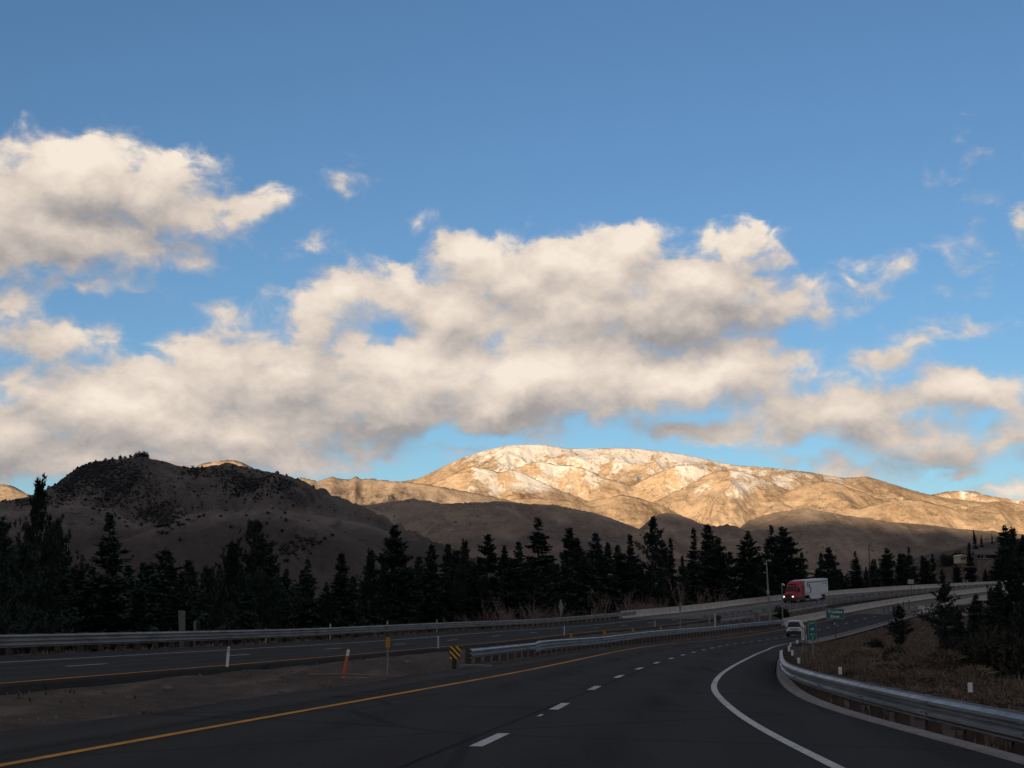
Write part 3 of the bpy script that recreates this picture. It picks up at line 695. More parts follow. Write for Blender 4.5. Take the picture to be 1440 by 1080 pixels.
guardrail('guardrail', 'low second rail between the cabinet and the inner guardrail in the median', [(off_path(100, 168, 2.5, lambda s: -8.1, zi2), WPROF)], off_path(101, 167, 3.81, lambda s: -8.1, zi2), M['steel_post'], M['rail_old'], .9)

# ------------------------------------------------------------------ concrete barriers
JB = [(-.30, 0), (-.30, .08), (-.14, .33), (-.08, .86), (.08, .86), (.14, .33), (.30, .08), (.30, 0)]
def barrier(label, s0, s1, offf, extra=0, h=1.0):
    pth = off_path(s0, s1, 2.5, lambda s: offf, lambda s: zc(s, offf) - .06 + extra)
    x0, y0, z0_ = pth[0][:3]
    b = MB(); b.add(*sweep([(x - x0, y - y0, z - z0_, nx, ny) for x, y, z, nx, ny in pth], [(d, q * h * 1.06) for d, q in JB]))
    o = b.build('concrete_barrier', M['concrete']); o.location = (x0, y0, z0_)
    return tag(o, label, 'barrier', 'concrete barriers along the road')
barrier('tan concrete median barrier behind the white car and the green river sign', 128.6, 336, -6.15, h=1.05)
barrier('tan concrete barrier carrying on from the far guardrail below the conifers', 110, 336, -22.35, h=1.0)

# ------------------------------------------------------------------ bridge over the river gorge
br = thing('bridge', 'concrete highway bridge whose pale girder shows behind the right hand pines', 'bridge', tuple(float(q) for q in P(DK, 0)) + (float(z0(DK)),))
def deck(name, lo, hi, dz, m, th=0, s0=DK, s1=338):
    ss = np.arange(s0, s1 + .1, 2.0); rows = []
    for s in ss:
        q = np.array([lo, lo, (lo + hi) / 2, hi, hi]); X, Y = P(s, q); Z = zc(s, q) + dz; Z[0] -= th; Z[-1] -= th
        rows.append(np.stack([X, Y, Z], -1) - np.array(br.location)[None])
    V = np.array(rows); n = 5; f = grid_faces(len(ss), n)[:, ::-1]
    i = np.arange(len(ss) - 1) * n; f = np.concatenate([f, np.stack([i, i + 4, i + n + 4, i + n][::1], -1)])
    e = np.array([[0, 1, 2, 3], [0, 0, 3, 4]]); 
    return np_mesh(name, V.reshape(-1, 3), f, m, br, smooth=False)
deck('deck', LO - .7, 6.4, 0.0, M['deck'], .5)
deck('deck', -22.9, OR_ + .55, 0.0, M['deck'], .5, s0=108.05)
for lo, hi in ((-4.6, -3.6), (-.5, .5), (4.9, 5.9), (-21.5, -20.5), (-16.5, -15.5), (-11.2, -10.2)):
    b = MB(); pth = off_path(DK + 4, 336, 3, lambda s: (lo + hi) / 2, lambda s: zc(s, (lo + hi) / 2) - .52)
    b.add(*sweep([(x - br.location.x, y - br.location.y, z - br.location.z, nx, ny) for x, y, z, nx, ny in pth], [(-.5, 0), (-.5, -1.5), (.5, -1.5), (.5, 0)])); b.build('girder', M['concrete'], br)
for s in (205, 245, 285):
    for o_ in (-3.5, 4.0, -20, -11.5):
        x, y = (float(q) for q in P(s, o_)); zt = float(zc(s, o_)) - 2.0
        b = MB(); b.cyl((x - br.location.x, y - br.location.y, -14 - br.location.z), (x - br.location.x, y - br.location.y, zt - br.location.z), .7, n=14); b.build('pier', M['concrete'], br)
pr = MB(); pth = off_path(DK, 338, 2.5, lambda s: 6.1, lambda s: zc(s, 6.1) - .02)
pr.add(*sweep([(x - br.location.x, y - br.location.y, z - br.location.z, nx, ny) for x, y, z, nx, ny in pth], [(-.2, 0), (-.16, .82), (.16, .82), (.2, 0)])); pr.build('parapet', M['concrete'], br)
b = MB()
x, y = (float(q) for q in P(DK - 1.2, 6.1)); b.box((x - br.location.x, y - br.location.y, float(z0(DK)) + .5 - br.location.z), (.5, .9, 1.35), rz=-heading(DK) + math.pi / 2, bev=.04); b.build('end_post', M['white_dirty'], br)
# ------------------------------------------------------------------ camera, sun, sky with clouds
cam = bpy.data.objects.new('camera', bpy.data.cameras.new('camera')); COL.objects.link(cam)
cam.location = (0, 0, CAMH); cam.rotation_euler = (math.pi / 2 + PITCH, 0, 0)
cam.data.sensor_width = 36; cam.data.lens = 36 * F / 1440; cam.data.clip_start = .1; cam.data.clip_end = 60000
sc.camera = cam
EXPO = 1.35
sun = bpy.data.objects.new('sun', bpy.data.lights.new('sun', 'SUN')); COL.objects.link(sun)
sun.data.energy = 4.8; sun.data.angle = R(.5); sun.data.color = (1.0, .77, .48)
sun.rotation_euler = sdir.to_track_quat('Z', 'Y').to_euler()
world = bpy.data.worlds.new('World'); sc.world = world; world.use_nodes = True
world.cycles.sampling_method = 'NONE'
W = NT(world.node_tree)
for n in list(W.n): W.n.remove(n)
out = W.node('ShaderNodeOutputWorld'); bg = W.node('ShaderNodeBackground'); bgc = W.node('ShaderNodeBackground'); mixs = W.node('ShaderNodeMixShader')
sky = W.node('ShaderNodeTexSky', sky_type='NISHITA'); sky.sun_disc = False
sky.sun_elevation = SUN_EL; sky.sun_rotation = math.pi + SUN_SIDE
sky.altitude = 1500; sky.air_density = 1.0; sky.dust_density = .4; sky.ozone_density = 2.0
tint = W.node('ShaderNodeMix', data_type='RGBA', blend_type='MULTIPLY'); tint.inputs[0].default_value = 1; tint.inputs[7].default_value = (.78, .92, 1.06, 1)
W.l.new(sky.outputs[0], tint.inputs[6]); W.l.new(tint.outputs[2], bg.inputs[0]); bg.inputs[1].default_value = SKY_STR
dirv = W.node('ShaderNodeTexCoord').outputs['Generated']
x, y, z = W.sep(W.vmath('NORMALIZE', dirv))
az = W.math('MULTIPLY', W.math('ARCTAN2', x, y), 21.0); el = W.math('MULTIPLY', W.math('ARCSINE', z), 21.0)
q0 = W.comb(az, el, 0.0)
def bear(u, v):
    a, b, c = ray(u, v); l = math.sqrt(a * a + b * b + c * c)
    return math.atan2(a, b) * 21, math.asin(c / l) * 21
CLOUDS = [  # centre and radii of each billow, weight
 (110, 262, 165, 72, 1.1), (-30, 310, 170, 95, 1.1), (215, 272, 120, 54, 1), (130, 330, 190, 56, 1), (305, 284, 95, 32, .62), (388, 286, 52, 18, .36), (70, 320, 170, 60, 1), (240, 305, 120, 40, .75), (150, 215, 60, 24, .7), (60, 352, 140, 34, .8),
 (480, 250, 36, 22, .28), (585, 313, 26, 13, .24), (430, 348, 24, 12, .15), (474, 347, 22, 12, .15), (110, 404, 70, 14, .4), (310, 440, 56, 22, .24), (5, 425, 48, 40, .7), (50, 478, 120, 40, .75), (10, 530, 80, 30, .6), (160, 380, 22, 22, .35),
 (665, 356, 66, 34, .8), (690, 382, 100, 42, 1.05), (730, 395, 100, 54, 1.05), (1000, 392, 130, 42, 1.05), (1062, 378, 76, 32, .85), (850, 380, 120, 64, 1), (885, 335, 44, 30, .75), (1035, 352, 80, 36, .85), (960, 380, 110, 40, .8), (800, 430, 200, 80, 1), (950, 440, 190, 70, 1), (490, 410, 70, 44, .8), (440, 452, 66, 52, .85), (640, 440, 120, 70, 1.05), (575, 412, 70, 40, .9), (600, 480, 130, 50, 1.0), (330, 500, 130, 40, .95), (500, 470, 100, 40, .9), (240, 530, 110, 40, .9), (880, 350, 66, 46, .95), (770, 372, 80, 40, .9), (1090, 425, 76, 34, .7), (1205, 397, 60, 24, .36), (1256, 370, 40, 16, .28), (1130, 402, 70, 26, .42),
 (800, 525, 270, 84, 1.15), (1020, 520, 150, 58, 1.1), (600, 520, 220, 70, 1.1), (380, 535, 220, 66, 1.1), (170, 570, 220, 64, 1.1), (300, 605, 320, 60, 1.1), (560, 560, 200, 60, 1.05), (-10, 610, 170, 66, 1.1), (120, 645, 260, 46, 1.1), (360, 640, 180, 36, .9), (500, 628, 90, 32, .6), (590, 600, 70, 24, .4), (690, 575, 170, 40, .9),
 (1000, 604, 130, 26, .85), (1170, 585, 180, 52, .9), (1330, 558, 130, 40, .9), (1240, 610, 150, 40, .8), (1235, 505, 54, 32, .48), (1290, 480, 46, 24, .38), (1370, 456, 38, 20, .38), (1325, 402, 30, 14, .12), (1378, 355, 30, 14, .10), (1325, 638, 70, 26, .7), (1355, 662, 46, 16, .55), (1425, 610, 40, 54, .6), (1205, 655, 100, 28, .55), (1435, 690, 44, 20, .7), (1440, 300, 22, 36, .3), (1412, 235, 40, 20, .08),
 (650, 600, 70, 14, .35), (720, 598, 70, 14, .4), (660, 628, 40, 10, .3), (1120, 640, 26, 9, .35), (1400, 690, 60, 12, .4)]
HOLES = [(545, 466, 52, 28, .7), (235, 335, 60, 14, .2), (1075, 383, 60, 14, .6), (640, 610, 60, 20, .5), (1120, 465, 30, 24, .5), (860, 610, 70, 16, .4), (1150, 632, 60, 12, .4)]
DARK = [(180, 345, 130, 30, .45), (150, 300, 150, 34, .55), (40, 350, 160, 30, .5), (930, 470, 150, 40, .85), (1050, 455, 100, 30, .75), (520, 610, 160, 44, .75), (110, 640, 260, 40, .6), (40, 590, 110, 26, .45), (720, 590, 200, 20, .65), (960, 606, 150, 20, .8), (1340, 650, 100, 30, .8), (1200, 655, 120, 26, .4), (1180, 600, 140, 24, .45), (1310, 570, 140, 30, .4), (650, 612, 80, 22, .8), (400, 560, 130, 30, .3), (60, 490, 80, 20, .4), (1240, 510, 70, 24, .4), (1430, 640, 40, 30, .5)]
BRIGHT = [(720, 530, 150, 50, .6), (960, 530, 110, 36, .6), (800, 500, 160, 50, .4), (190, 565, 110, 26, .45), (130, 225, 130, 40, .5), (860, 400, 110, 50, .35), (470, 420, 60, 30, .3), (560, 500, 120, 30, .35), (660, 352, 50, 22, .4), (1035, 350, 60, 22, .25), (1330, 545, 80, 16, .2), (1420, 690, 40, 14, .4)]
def blobs(lst, q, base=-.6, k=.22, neg=False):
    """smooth union of the billows, in bearing space (azimuth, elevation)"""
    sc_ = {}
    acc = None
    for u, v, ru, rv, w in lst:
        asp = min((1.0, 2.0, 3.4, 6.0), key=lambda a: abs(math.log(a) - math.log(max(ru / rv, .7))))
        if asp not in sc_: sc_[asp] = W.vmath('MULTIPLY', q, (1 / asp, 1, 0))
        r = math.sqrt(rv * ru / asp) / 100 * 1.12
        cx, cy = bear(u, v)
        d = W.vmath('DISTANCE', sc_[asp], (cx / asp, cy, 0))
        c = W.math('MULTIPLY_ADD', d, -w / r, w)
        if acc is None: acc = W.math('MAXIMUM', c, base)
        else:
            n = W.node('ShaderNodeMath', operation='SMOOTH_MAX'); W.l.new(acc, n.inputs[0]); W.l.new(c, n.inputs[1]); n.inputs[2].default_value = k; acc = n.outputs[0]
    return acc
def field(q, det):
    wn = W.node('ShaderNodeTexNoise'); wn.inputs['Scale'].default_value = 1.1; wn.inputs['Detail'].default_value = 4; wn.inputs['Roughness'].default_value = .6
    W.l.new(q, wn.inputs['Vector'])
    off = W.vmath('SCALE', W.vmath('SUBTRACT', wn.outputs[1], (.5, .5, .5)), scale=.62)
    qw = W.vmath('ADD', q, off)
    m = blobs(CLOUDS, qw)
    h = blobs(HOLES, qw, base=0.0)
    qs = W.vmath('MULTIPLY', W.vmath('ADD', q, W.vmath('SCALE', off, scale=.5)), (1, 1.5, 1))
    n = W.noise(qs, 1.5, det, .57, .3)
    D = W.math('SUBTRACT', m, h)
    o = W.noise(W.vmath('MULTIPLY', q, (.09, .16, 1)), 1.0, 3, .55)
    away = W.math('MAXIMUM', W.ss(9.5, 14, W.math('ABSOLUTE', az)), W.ss(11.5, 16, el))  # mask for cloud cover added outside the view to neutralise the ambient light
    D = W.math('ADD', D, W.math('MULTIPLY', away, W.math('MULTIPLY_ADD', o, 3.2, -.70)))
    return W.math('MULTIPLY_ADD', W.math('SUBTRACT', n, .5), 1.42, D), qw, n
D1, qw, n1 = field(q0, 9)
D2, _, n2 = field(W.vmath('ADD', q0, (-.12, .42, 0)), 5)
away = W.math('MAXIMUM', W.ss(9.5, 14, W.math('ABSOLUTE', az)), W.ss(11.5, 16, el))
grad = W.math('SUBTRACT', W.math('MINIMUM', D1, 1.1), W.math('MINIMUM', D2, 1.1))
alpha = W.ss(-.05, .62, W.math('MULTIPLY_ADD', W.math('MULTIPLY', W.math('MAXIMUM', grad, 0.0), W.ss(.05, .5, D1)), .42, D1))
alpha = W.math('MULTIPLY', alpha, W.ss(-2, .3, el))
dk = W.math('MAXIMUM', blobs(DARK, qw, base=0.0, k=.1), 0.0); br_ = W.math('MAXIMUM', blobs(BRIGHT, qw, base=0.0, k=.1), 0.0)
lit = W.math('MULTIPLY_ADD', grad, .40, .60)
lit = W.math('MULTIPLY_ADD', dk, -.42, lit); lit = W.math('MULTIPLY_ADD', br_, .5, lit)
qf = W.vmath('MULTIPLY', q0, (1, 1.6, 1)); fine = W.noise(qf, 4.2, 8, .62, .5)
lit = W.math('MULTIPLY_ADD', W.math('SUBTRACT', fine, .5), .22, lit)
lit = W.math('MULTIPLY_ADD', away, -.21, lit, clamp=True)  # added clouds out of view are dimmed to set the ambient level
ccol = W.ramp(lit, [(0.0, (.27, .26, .27)), (.28, (.39, .36, .35)), (.5, (.57, .505, .46)), (.75, (.77, .665, .575)), (1.0, (.95, .84, .72))])
W.l.new(ccol, bgc.inputs[0]); bgc.inputs[1].default_value = CLOUD_STR
W.l.new(alpha, mixs.inputs[0]); W.l.new(bg.outputs[0], mixs.inputs[1]); W.l.new(bgc.outputs[0], mixs.inputs[2]); W.l.new(mixs.outputs[0], out.inputs[0])
sc.view_settings.view_transform = 'Standard'; sc.view_settings.look = 'None'; sc.view_settings.gamma = 1; sc.view_settings.use_curve_mapping = False
sc.view_settings.exposure = EXPO
sc.cycles.use_denoising = True; sc.cycles.denoiser = 'OPENIMAGEDENOISE'
sc.cycles.use_adaptive_sampling = True; sc.cycles.adaptive_threshold = .012
sc.cycles.max_bounces = 5; sc.cycles.diffuse_bounces = 3; sc.cycles.glossy_bounces = 3; sc.cycles.transparent_max_bounces = 6
# ------------------------------------------------------------------ conifers
def crown_mesh(name, seed, hgt, rad, style, m, irr=.24):
    """needle sprays on whorled limbs; returns mesh of a crown from z=0 (ground) to hgt"""
    q = np.random.default_rng(seed); tri = []; lim = MB()
    base = {'fir': .06, 'pine': .16, 'spruce': .05}[style] * hgt
    n = {'fir': 46, 'pine': 34, 'spruce': 46}[style]
    lean = q.uniform(-.014, .014, 2)
    lob = q.uniform(0, 6.28, 3)
    for k in range(n):
        t = (k + q.uniform(-1.0, 1.0)) / (n - 1); t = min(max(t, 0), 1)
        z = base + (hgt - base) * (1 - (1 - t) ** 1.15) * .985
        f = (z - base) / (hgt - base)
        if style == 'fir': prof = (1 - f) ** .72 * min(1, .55 + 2.2 * f)
        elif style == 'spruce': prof = (1 - f) ** .85 * min(1, .7 + 1.5 * f)
        else: prof = (1 - f ** 1.15) ** .85 * min(1, .5 + 1.9 * f)
        r0 = rad * (prof + .03)
        nb = int(q.integers(6, 9)) if style != 'pine' else int(q.integers(4, 7))
        a0 = q.uniform(0, 6.28)
        for b in range(nb):
            a = a0 + 6.283 * b / nb + q.uniform(-.35, .35); z = z + q.uniform(-.25, .25)
            L = r0 * q.uniform(.55, 1.18) * (1 + irr * math.sin(2 * a + lob[0] + 5 * f) + irr * .8 * math.sin(11 * f + lob[1]) + irr * .7 * math.sin(3 * a + 17 * f + lob[2]))
            if q.random() < (.16 if style == 'pine' else .09): continue
            if L < .12: L = .12
            up = {'fir': -.12, 'pine': .22, 'spruce': -.28}[style] + .75 * f + q.uniform(-.12, .12)
            ca, sa = math.cos(a), math.sin(a)
            cx, cy = lean[0] * z * 3, lean[1] * z * 3
            droop = {'fir': .10, 'pine': -.12, 'spruce': .16}[style]
            def pt(s): return np.array([cx + ca * L * s, cy + sa * L * s, z + L * s * up - droop * L * s * s])
            lim.tube([pt(0), pt(.5), pt(.95)], [max(.012 * L + .012, .02), .014, .008], 3)
            ns = max(4, int(L * {'fir': 10.0, 'pine': 5.5, 'spruce': 9.0}[style]))
            s = (np.arange(ns) + q.uniform(.2, 1, ns)) / ns; s = .12 + .9 * s if style != 'pine' else .30 + .73 * s
            p = np.array([cx, cy, z]) + np.stack([ca * L * s, sa * L * s, L * s * up - droop * L * s * s], -1)
            nrm = lambda w_: w_ / np.linalg.norm(w_, axis=-1, keepdims=True)
            if style == 'pine':                                  # rounded tufts of long needles
                c = np.repeat(p + q.normal(0, .05 * L + .06, (ns, 3)), 10, 0); m_ = len(c)
                d = q.normal(0, 1, (m_, 3)); d[:, 2] += .35; d = nrm(d); e = nrm(np.cross(d, q.normal(0, 1, (m_, 3))))
                l = q.uniform(.26, .50, (m_, 1)); wd = q.uniform(.05, .095, (m_, 1))
                tri.append(np.stack([c - e * wd, c + e * wd, c + d * l], 1))
            else:                                                # flat drooping sprays either side of the limb
                wl = np.repeat((.40 + .44 * (1 - s)) * min(1.25, .38 + L * .3), 3)[:, None]; sd = np.tile([-1., 1., 0.], ns); m_ = 3 * ns; p = np.repeat(p, 3, 0)
                dz_ = q.uniform(-.46, .0, m_) if style == 'spruce' else q.uniform(-.34, .24, m_)
                d = nrm(np.stack([ca * .55 - sa * sd * .9, sa * .55 + ca * sd * .9, dz_], -1) + q.normal(0, .18, (m_, 3)))
                e = nrm(np.cross(d, np.array([0, 0, 1.0]) + q.normal(0, .55, (m_, 3))))
                l = wl * q.uniform(.7, 1.3, (m_, 1)); wd = l * q.uniform(.18, .32, (m_, 1))
                tri.append(np.stack([p - d * .05, p + d * l * .55 + e * wd, p + d * l], 1)); tri.append(np.stack([p - d * .05, p + d * l, p + d * l * .5 - e * wd], 1))
    # leader
    for w in range(26):
        z = hgt - q.uniform(0, .06) * hgt; c = np.array([lean[0] * z * 3, lean[1] * z * 3, z]); d = q.normal(0, 1, 3); d[2] = abs(d[2]) * 1.3; d /= np.linalg.norm(d)
        e = np.cross(d, q.normal(0, 1, 3)); e /= np.linalg.norm(e); l = q.uniform(.15, .4); tri.append(np.array([[c - e * .05, c + e * .05, c + d * l]]))
    V = np.concatenate(tri).reshape(-1, 3); Fq = np.arange(len(V)).reshape(-1, 3)
    return np_mesh(name, V, Fq, m, smooth=False), lim, lean
PROTO = {}
def proto(key, seed, hgt, rad, style, m, label, cat='conifer', group=None):
    root = thing('conifer_tree' if style != 'pine' else 'pine_tree', label, cat, (0, 0, -500), group=group)
    cr, lim, lean = crown_mesh('crown', seed, hgt, rad, style, m); cr.parent = root
    tr = lim; pts = [(lean[0] * z * 3, lean[1] * z * 3, z) for z in np.linspace(-1.2, hgt * .985, 9)]
    tr.tube(pts, [max(.03, hgt * .020 * (1 - i / 8.6)) for i in range(9)], 8); tr.build('trunk', M['bark'], root)
    PROTO[key] = (root, hgt); return root
GL = 'conifers in the belt behind the far guardrail'
proto('f1', 1, 14, 3.5, 'fir', M['needles'], 'x'); proto('f2', 2, 15, 3.2, 'fir', M['needles'], 'x'); proto('f3', 3, 13, 3.9, 'fir', M['needles'], 'x')
proto('s1', 4, 16, 3.6, 'spruce', M['needles'], 'x'); proto('s2', 5, 15, 2.7, 'spruce', M['needles'], 'x')
proto('p1', 6, 14, 3.7, 'pine', M['needles_pine'], 'x'); proto('p2', 8, 13, 4.0, 'pine', M['needles_pine'], 'x'); proto('p3', 9, 11, 4.2, 'pine', M['needles_pine'], 'x')
proto('f4', 14, 14, 2.6, 'fir', M['needles'], 'x'); proto('p4', 15, 15, 3.0, 'pine', M['needles_pine'], 'x'); proto('s3', 16, 14, 4.2, 'spruce', M['needles'], 'x')
proto('c1', 10, 9, 1.25, 'spruce', M['needles'], 'x')
def on_line(u, off, lo=-60, hi=420):
    """the point at a given offset from the road that lies on the bearing u"""
    ss = np.linspace(lo, hi, 1500); X, Y = P(ss, np.full_like(ss, off)); a = slope(u, 860)[0]
    d = X / np.maximum(Y, 1) - a; d = np.where(Y < 8, 9, d)
    i = int(np.argmin(np.abs(d))); return float(X[i]), float(Y[i]), float(ss[i])
TREES = []     # u of the tip, v of the tip, distance from the road, kind, width factor
belt = [(-40, 700, -47, 'p2', .8), (4, 735, -38, 'p1', .75), (45, 677, -35, 'p1', .52), (74, 745, -42, 'p3', .62), (24, 770, -34, 'p2', .7), (160, 722, -37, 's1', 1.05), (112, 800, -40, 'f3', .9), (206, 832, -34, 'c1', 1.5),
 (232, 772, -38, 'f1', 1.0), (266, 795, -40, 'f3', .95), (300, 806, -44, 'p3', .7), (326, 772, -46, 'p3', .55), (362, 736, -42, 'p2', .62), (376, 772, -46, 'f3', .7), (348, 780, -44, 'f1', .7), (398, 800, -48, 'f3', .8), (436, 786, -40, 's1', 1.0), (476, 777, -40, 'f1', 1.05),
 (521, 775, -47, 'p1', .6), (556, 739, -43, 'f3', .86), (541, 790, -50, 'f2', .9), (586, 800, -50, 'f3', .8), (605, 765, -46, 's1', .85), (629, 764, -52, 'f2', .9), (654, 762, -46, 'p1', .55), (681, 752, -48, 's2', 1.0), (664, 800, -40, 'f3', .9),
 (711, 767, -50, 'f2', .85), (731, 761, -54, 'f1', .8), (758, 727, -46, 's1', 1.1), (779, 782, -56, 'f3', .8), (798, 742, -47, 'f2', .95), (815, 757, -54, 's2', 1.0), (838, 749, -50, 'f1', .8), (855, 763, -58, 'f2', .8), (868, 766, -48, 'f2', .9), (890, 750, -52, 's2', 1.05), (915, 732, -48, 'f3', .85), (932, 760, -58, 'f1', .7), (944, 756, -50, 's2', 1.0), (960, 785, -46, 'f3', .7),
 (974, 742, -50, 's2', 1.1), (998, 737, -56, 's1', .85), (1010, 756, -48, 'f1', .85), (1031, 776, -56, 'f2', .9), (1052, 747, -50, 'f2', .95), (1086, 738, -52, 's1', .85), (1100, 741, -60, 'f1', .75), (1112, 743, -50, 'f3', .85), (1128, 776, -60, 'f2', .8), (1070, 790, -62, 'f3', .8),
 (1158, 777, -56, 'f1', .72), (1179, 797, -52, 'p2', .6), (1206, 775, -56, 's1', .8), (1194, 806, -64, 'f3', .7), (1220, 797, -58, 'f2', .7), (1237, 786, -66, 's2', .9), (1248, 771, -58, 'f1', .75), (1268, 778, -66, 's2', .9), (1278, 769, -60, 's1', .8), (1300, 781, -62, 's2', 1.0), (1314, 779, -70, 'f2', .7), (1290, 800, -56, 'f3', .7), (1330, 800, -60, 'f3', .7)]
hill_t = [(1363, 763, 's2', 1.1, 455), (1371, 746, 'c1', 1.0, 560), (1380, 753, 'c1', 1.1, 565), (1395, 751, 'c1', .9, 570), (1411, 739, 'f1', .8, 470), (1424, 744, 'p1', .75, 450), (1438, 752, 'f2', .8, 440), (1452, 745, 'p2', .7, 430), (1404, 782, 'f3', .8, 445), (1346, 795, 'f3', 1.1, 450), (1385, 800, 'f2', .9, 440)]
gorge = [(1325, 822, 'p2', .95, 118), (1264, 853, 'p2', 1.0, 112), (1392, 830, 'p3', .5, 118), (1420, 800, 'f3', .95, 96), (1450, 775, 'f3', .95, 88), (1400, 822, 'f1', 1.1, 100), (1366, 852, 'f3', .7, 108), (1436, 850, 'p3', .7, 68), (1476, 800, 'p2', .8, 70), (1406, 862, 'f3', .8, 80), (1384, 868, 'f3', .7, 94), (1350, 856, 'f3', .95, 112), (1374, 836, 'f1', 1.05, 104), (1352, 905, 'f3', 1.2, 84), (1378, 900, 'f3', 1.3, 72), (1398, 845, 'f1', 1.1, 90), (1330, 880, 'f3', .8, 104), (1424, 885, 'f3', .9, 64), (1460, 880, 'f3', 1.0, 56), (1392, 880, 'f3', 1.3, 78), (1412, 845, 'f3', 1.2, 86), (1368, 872, 'f1', 1.2, 96), (1440, 905, 'f3', 1.4, 58), (1404, 818, 'p2', .45, 112), (1436, 812, 'f1', .7, 84)]
rr = np.random.default_rng(17)
for i in range(66):
    u = 10 + i * 20.3 + rr.uniform(-9, 9)
    if 1100 < u < 1150: continue
    u_, vb = u, np.interp(u, [0, 400, 700, 900, 1100, 1350], [795, 805, 788, 780, 776, 797])
    belt.append((u_, vb + rr.uniform(-14, 22), -rr.uniform(34, 62) - (12 if u > 900 else 0), rr.choice(['f1', 'f2', 'f3', 's1', 'f3']), rr.uniform(.85, 1.15)))
placed = []
for u, v, off, k, w in belt:
    X, Y, s = on_line(u, off); placed.append((u, v, X, Y, k, w, 'belt'))
for u, v, k, w, Y in hill_t: placed.append((u, v, at(u, v, Y).x, Y, k, w, 'hill'))
for u, v, k, w, Y in gorge: placed.append((u, v, at(u, v, Y).x, Y, k, w, 'gorge'))
WHERE = {'belt': 'in the belt behind the far guardrail', 'hill': 'beside the hillside house', 'gorge': 'in the gorge right of the road'}
CNT = {}
KIND = {'f': 'dense dark fir', 's': 'layered dark spruce', 'p': 'ragged dark pine', 'c': 'slim dark cypress'}
SEG = [(257, 'before the wide grey board'), (545, 'between wide grey board and amber panel post'), (789, 'between amber panel post and diamond sign'), (1082, 'between diamond sign and camera mast'), (1223, 'between camera mast and utility pole'), (9999, 'past the utility pole behind the road')]
for u, v, X, Y, k, w, grp in sorted(placed, key=lambda t: (t[6], t[0])):
    if grp == 'belt':
        key, where = next((i, w_) for i, (lim_, w_) in enumerate(SEG) if u < lim_)
    else: key, where = grp, WHERE[grp]
    CNT[key] = CNT.get(key, 0) + 1
    z = Tz(X, Y) - .2; root, h0 = PROTO[k]
    h = at(u, v, Y).z - z
    if grp == 'belt':
        alt = {'f1': ['f1', 'f4', 's3'], 'f2': ['f2', 'f4', 's3'], 'f3': ['f3', 's3', 'p4', 'f3', 'f1'], 's1': ['s1', 's3'], 's2': ['s2', 'f4', 'f2']}.get(k, [k]); k = alt[int(rng.integers(0, len(alt)))]; root, h0 = PROTO[k]
    zs = h / h0; ws = zs * w * (rng.uniform(.82, 1.22) if grp == 'belt' else rng.uniform(.85, 1.25))
    lab = f'{KIND[k[0]]}, {ordinal(CNT[key])} tree from the left {where}'
    o = dup(root, (X, Y, z), rng.uniform(0, 6.28), (ws, ws * rng.uniform(.85, 1.15), zs), lab, (rng.normal(0, .018), rng.normal(0, .018))); o['group'] = {'belt': GL, 'hill': 'conifers round the hillside house', 'gorge': 'conifers in the gorge right of the road'}[grp]
for root, _ in PROTO.values():
    for ch in list(root.children): bpy.data.objects.remove(ch)
    bpy.data.objects.remove(root)

# ------------------------------------------------------------------ bare deciduous shrubs and trees
def bare_mesh(seed, h, stems, spread, fork=3):
    q = np.random.default_rng(seed); b = MB()
    def grow(p, d, L, r, lv):
        pts = [p]; dd = d.copy()
        for i in range(4):
            dd = dd + q.normal(0, .13, 3); dd[2] += .05; dd /= np.linalg.norm(dd); pts.append(pts[-1] + dd * L / 4)
        b.tube(pts, [r * (1 - .16 * i) for i in range(5)], 5 if lv == 0 else 3)
        if lv < 3:
            for i in range(fork + (lv == 1)):
                j = int(q.integers(2, 5)); a = dd + q.normal(0, .5, 3); a[2] = abs(a[2]) + .2; a /= np.linalg.norm(a)
                grow(pts[j], a, L * q.uniform(.45, .7), r * .55, lv + 1)
    for i in range(stems):
        a = q.uniform(0, 6.28); d = np.array([math.cos(a) * spread, math.sin(a) * spread, 1.0]); d *= q.uniform(.8, 1.1); d /= np.linalg.norm(d)
        grow(np.array([math.cos(a) * .25 * spread, math.sin(a) * .25 * spread, -.3]), d, h * q.uniform(.42, .58), .03 * h / 4 + .02, 0)
    return b
bp = [bare_mesh(31, 4.5, 6, .35).build('b', M['bare']).data, bare_mesh(33, 5, 3, .3).build('b', M['bare']).data, bare_mesh(35, 4, 9, .5).build('b', M['bare']).data]
for o in [o for o in COL.objects if o.name.startswith('b') and o.data in bp]: bpy.data.objects.remove(o)
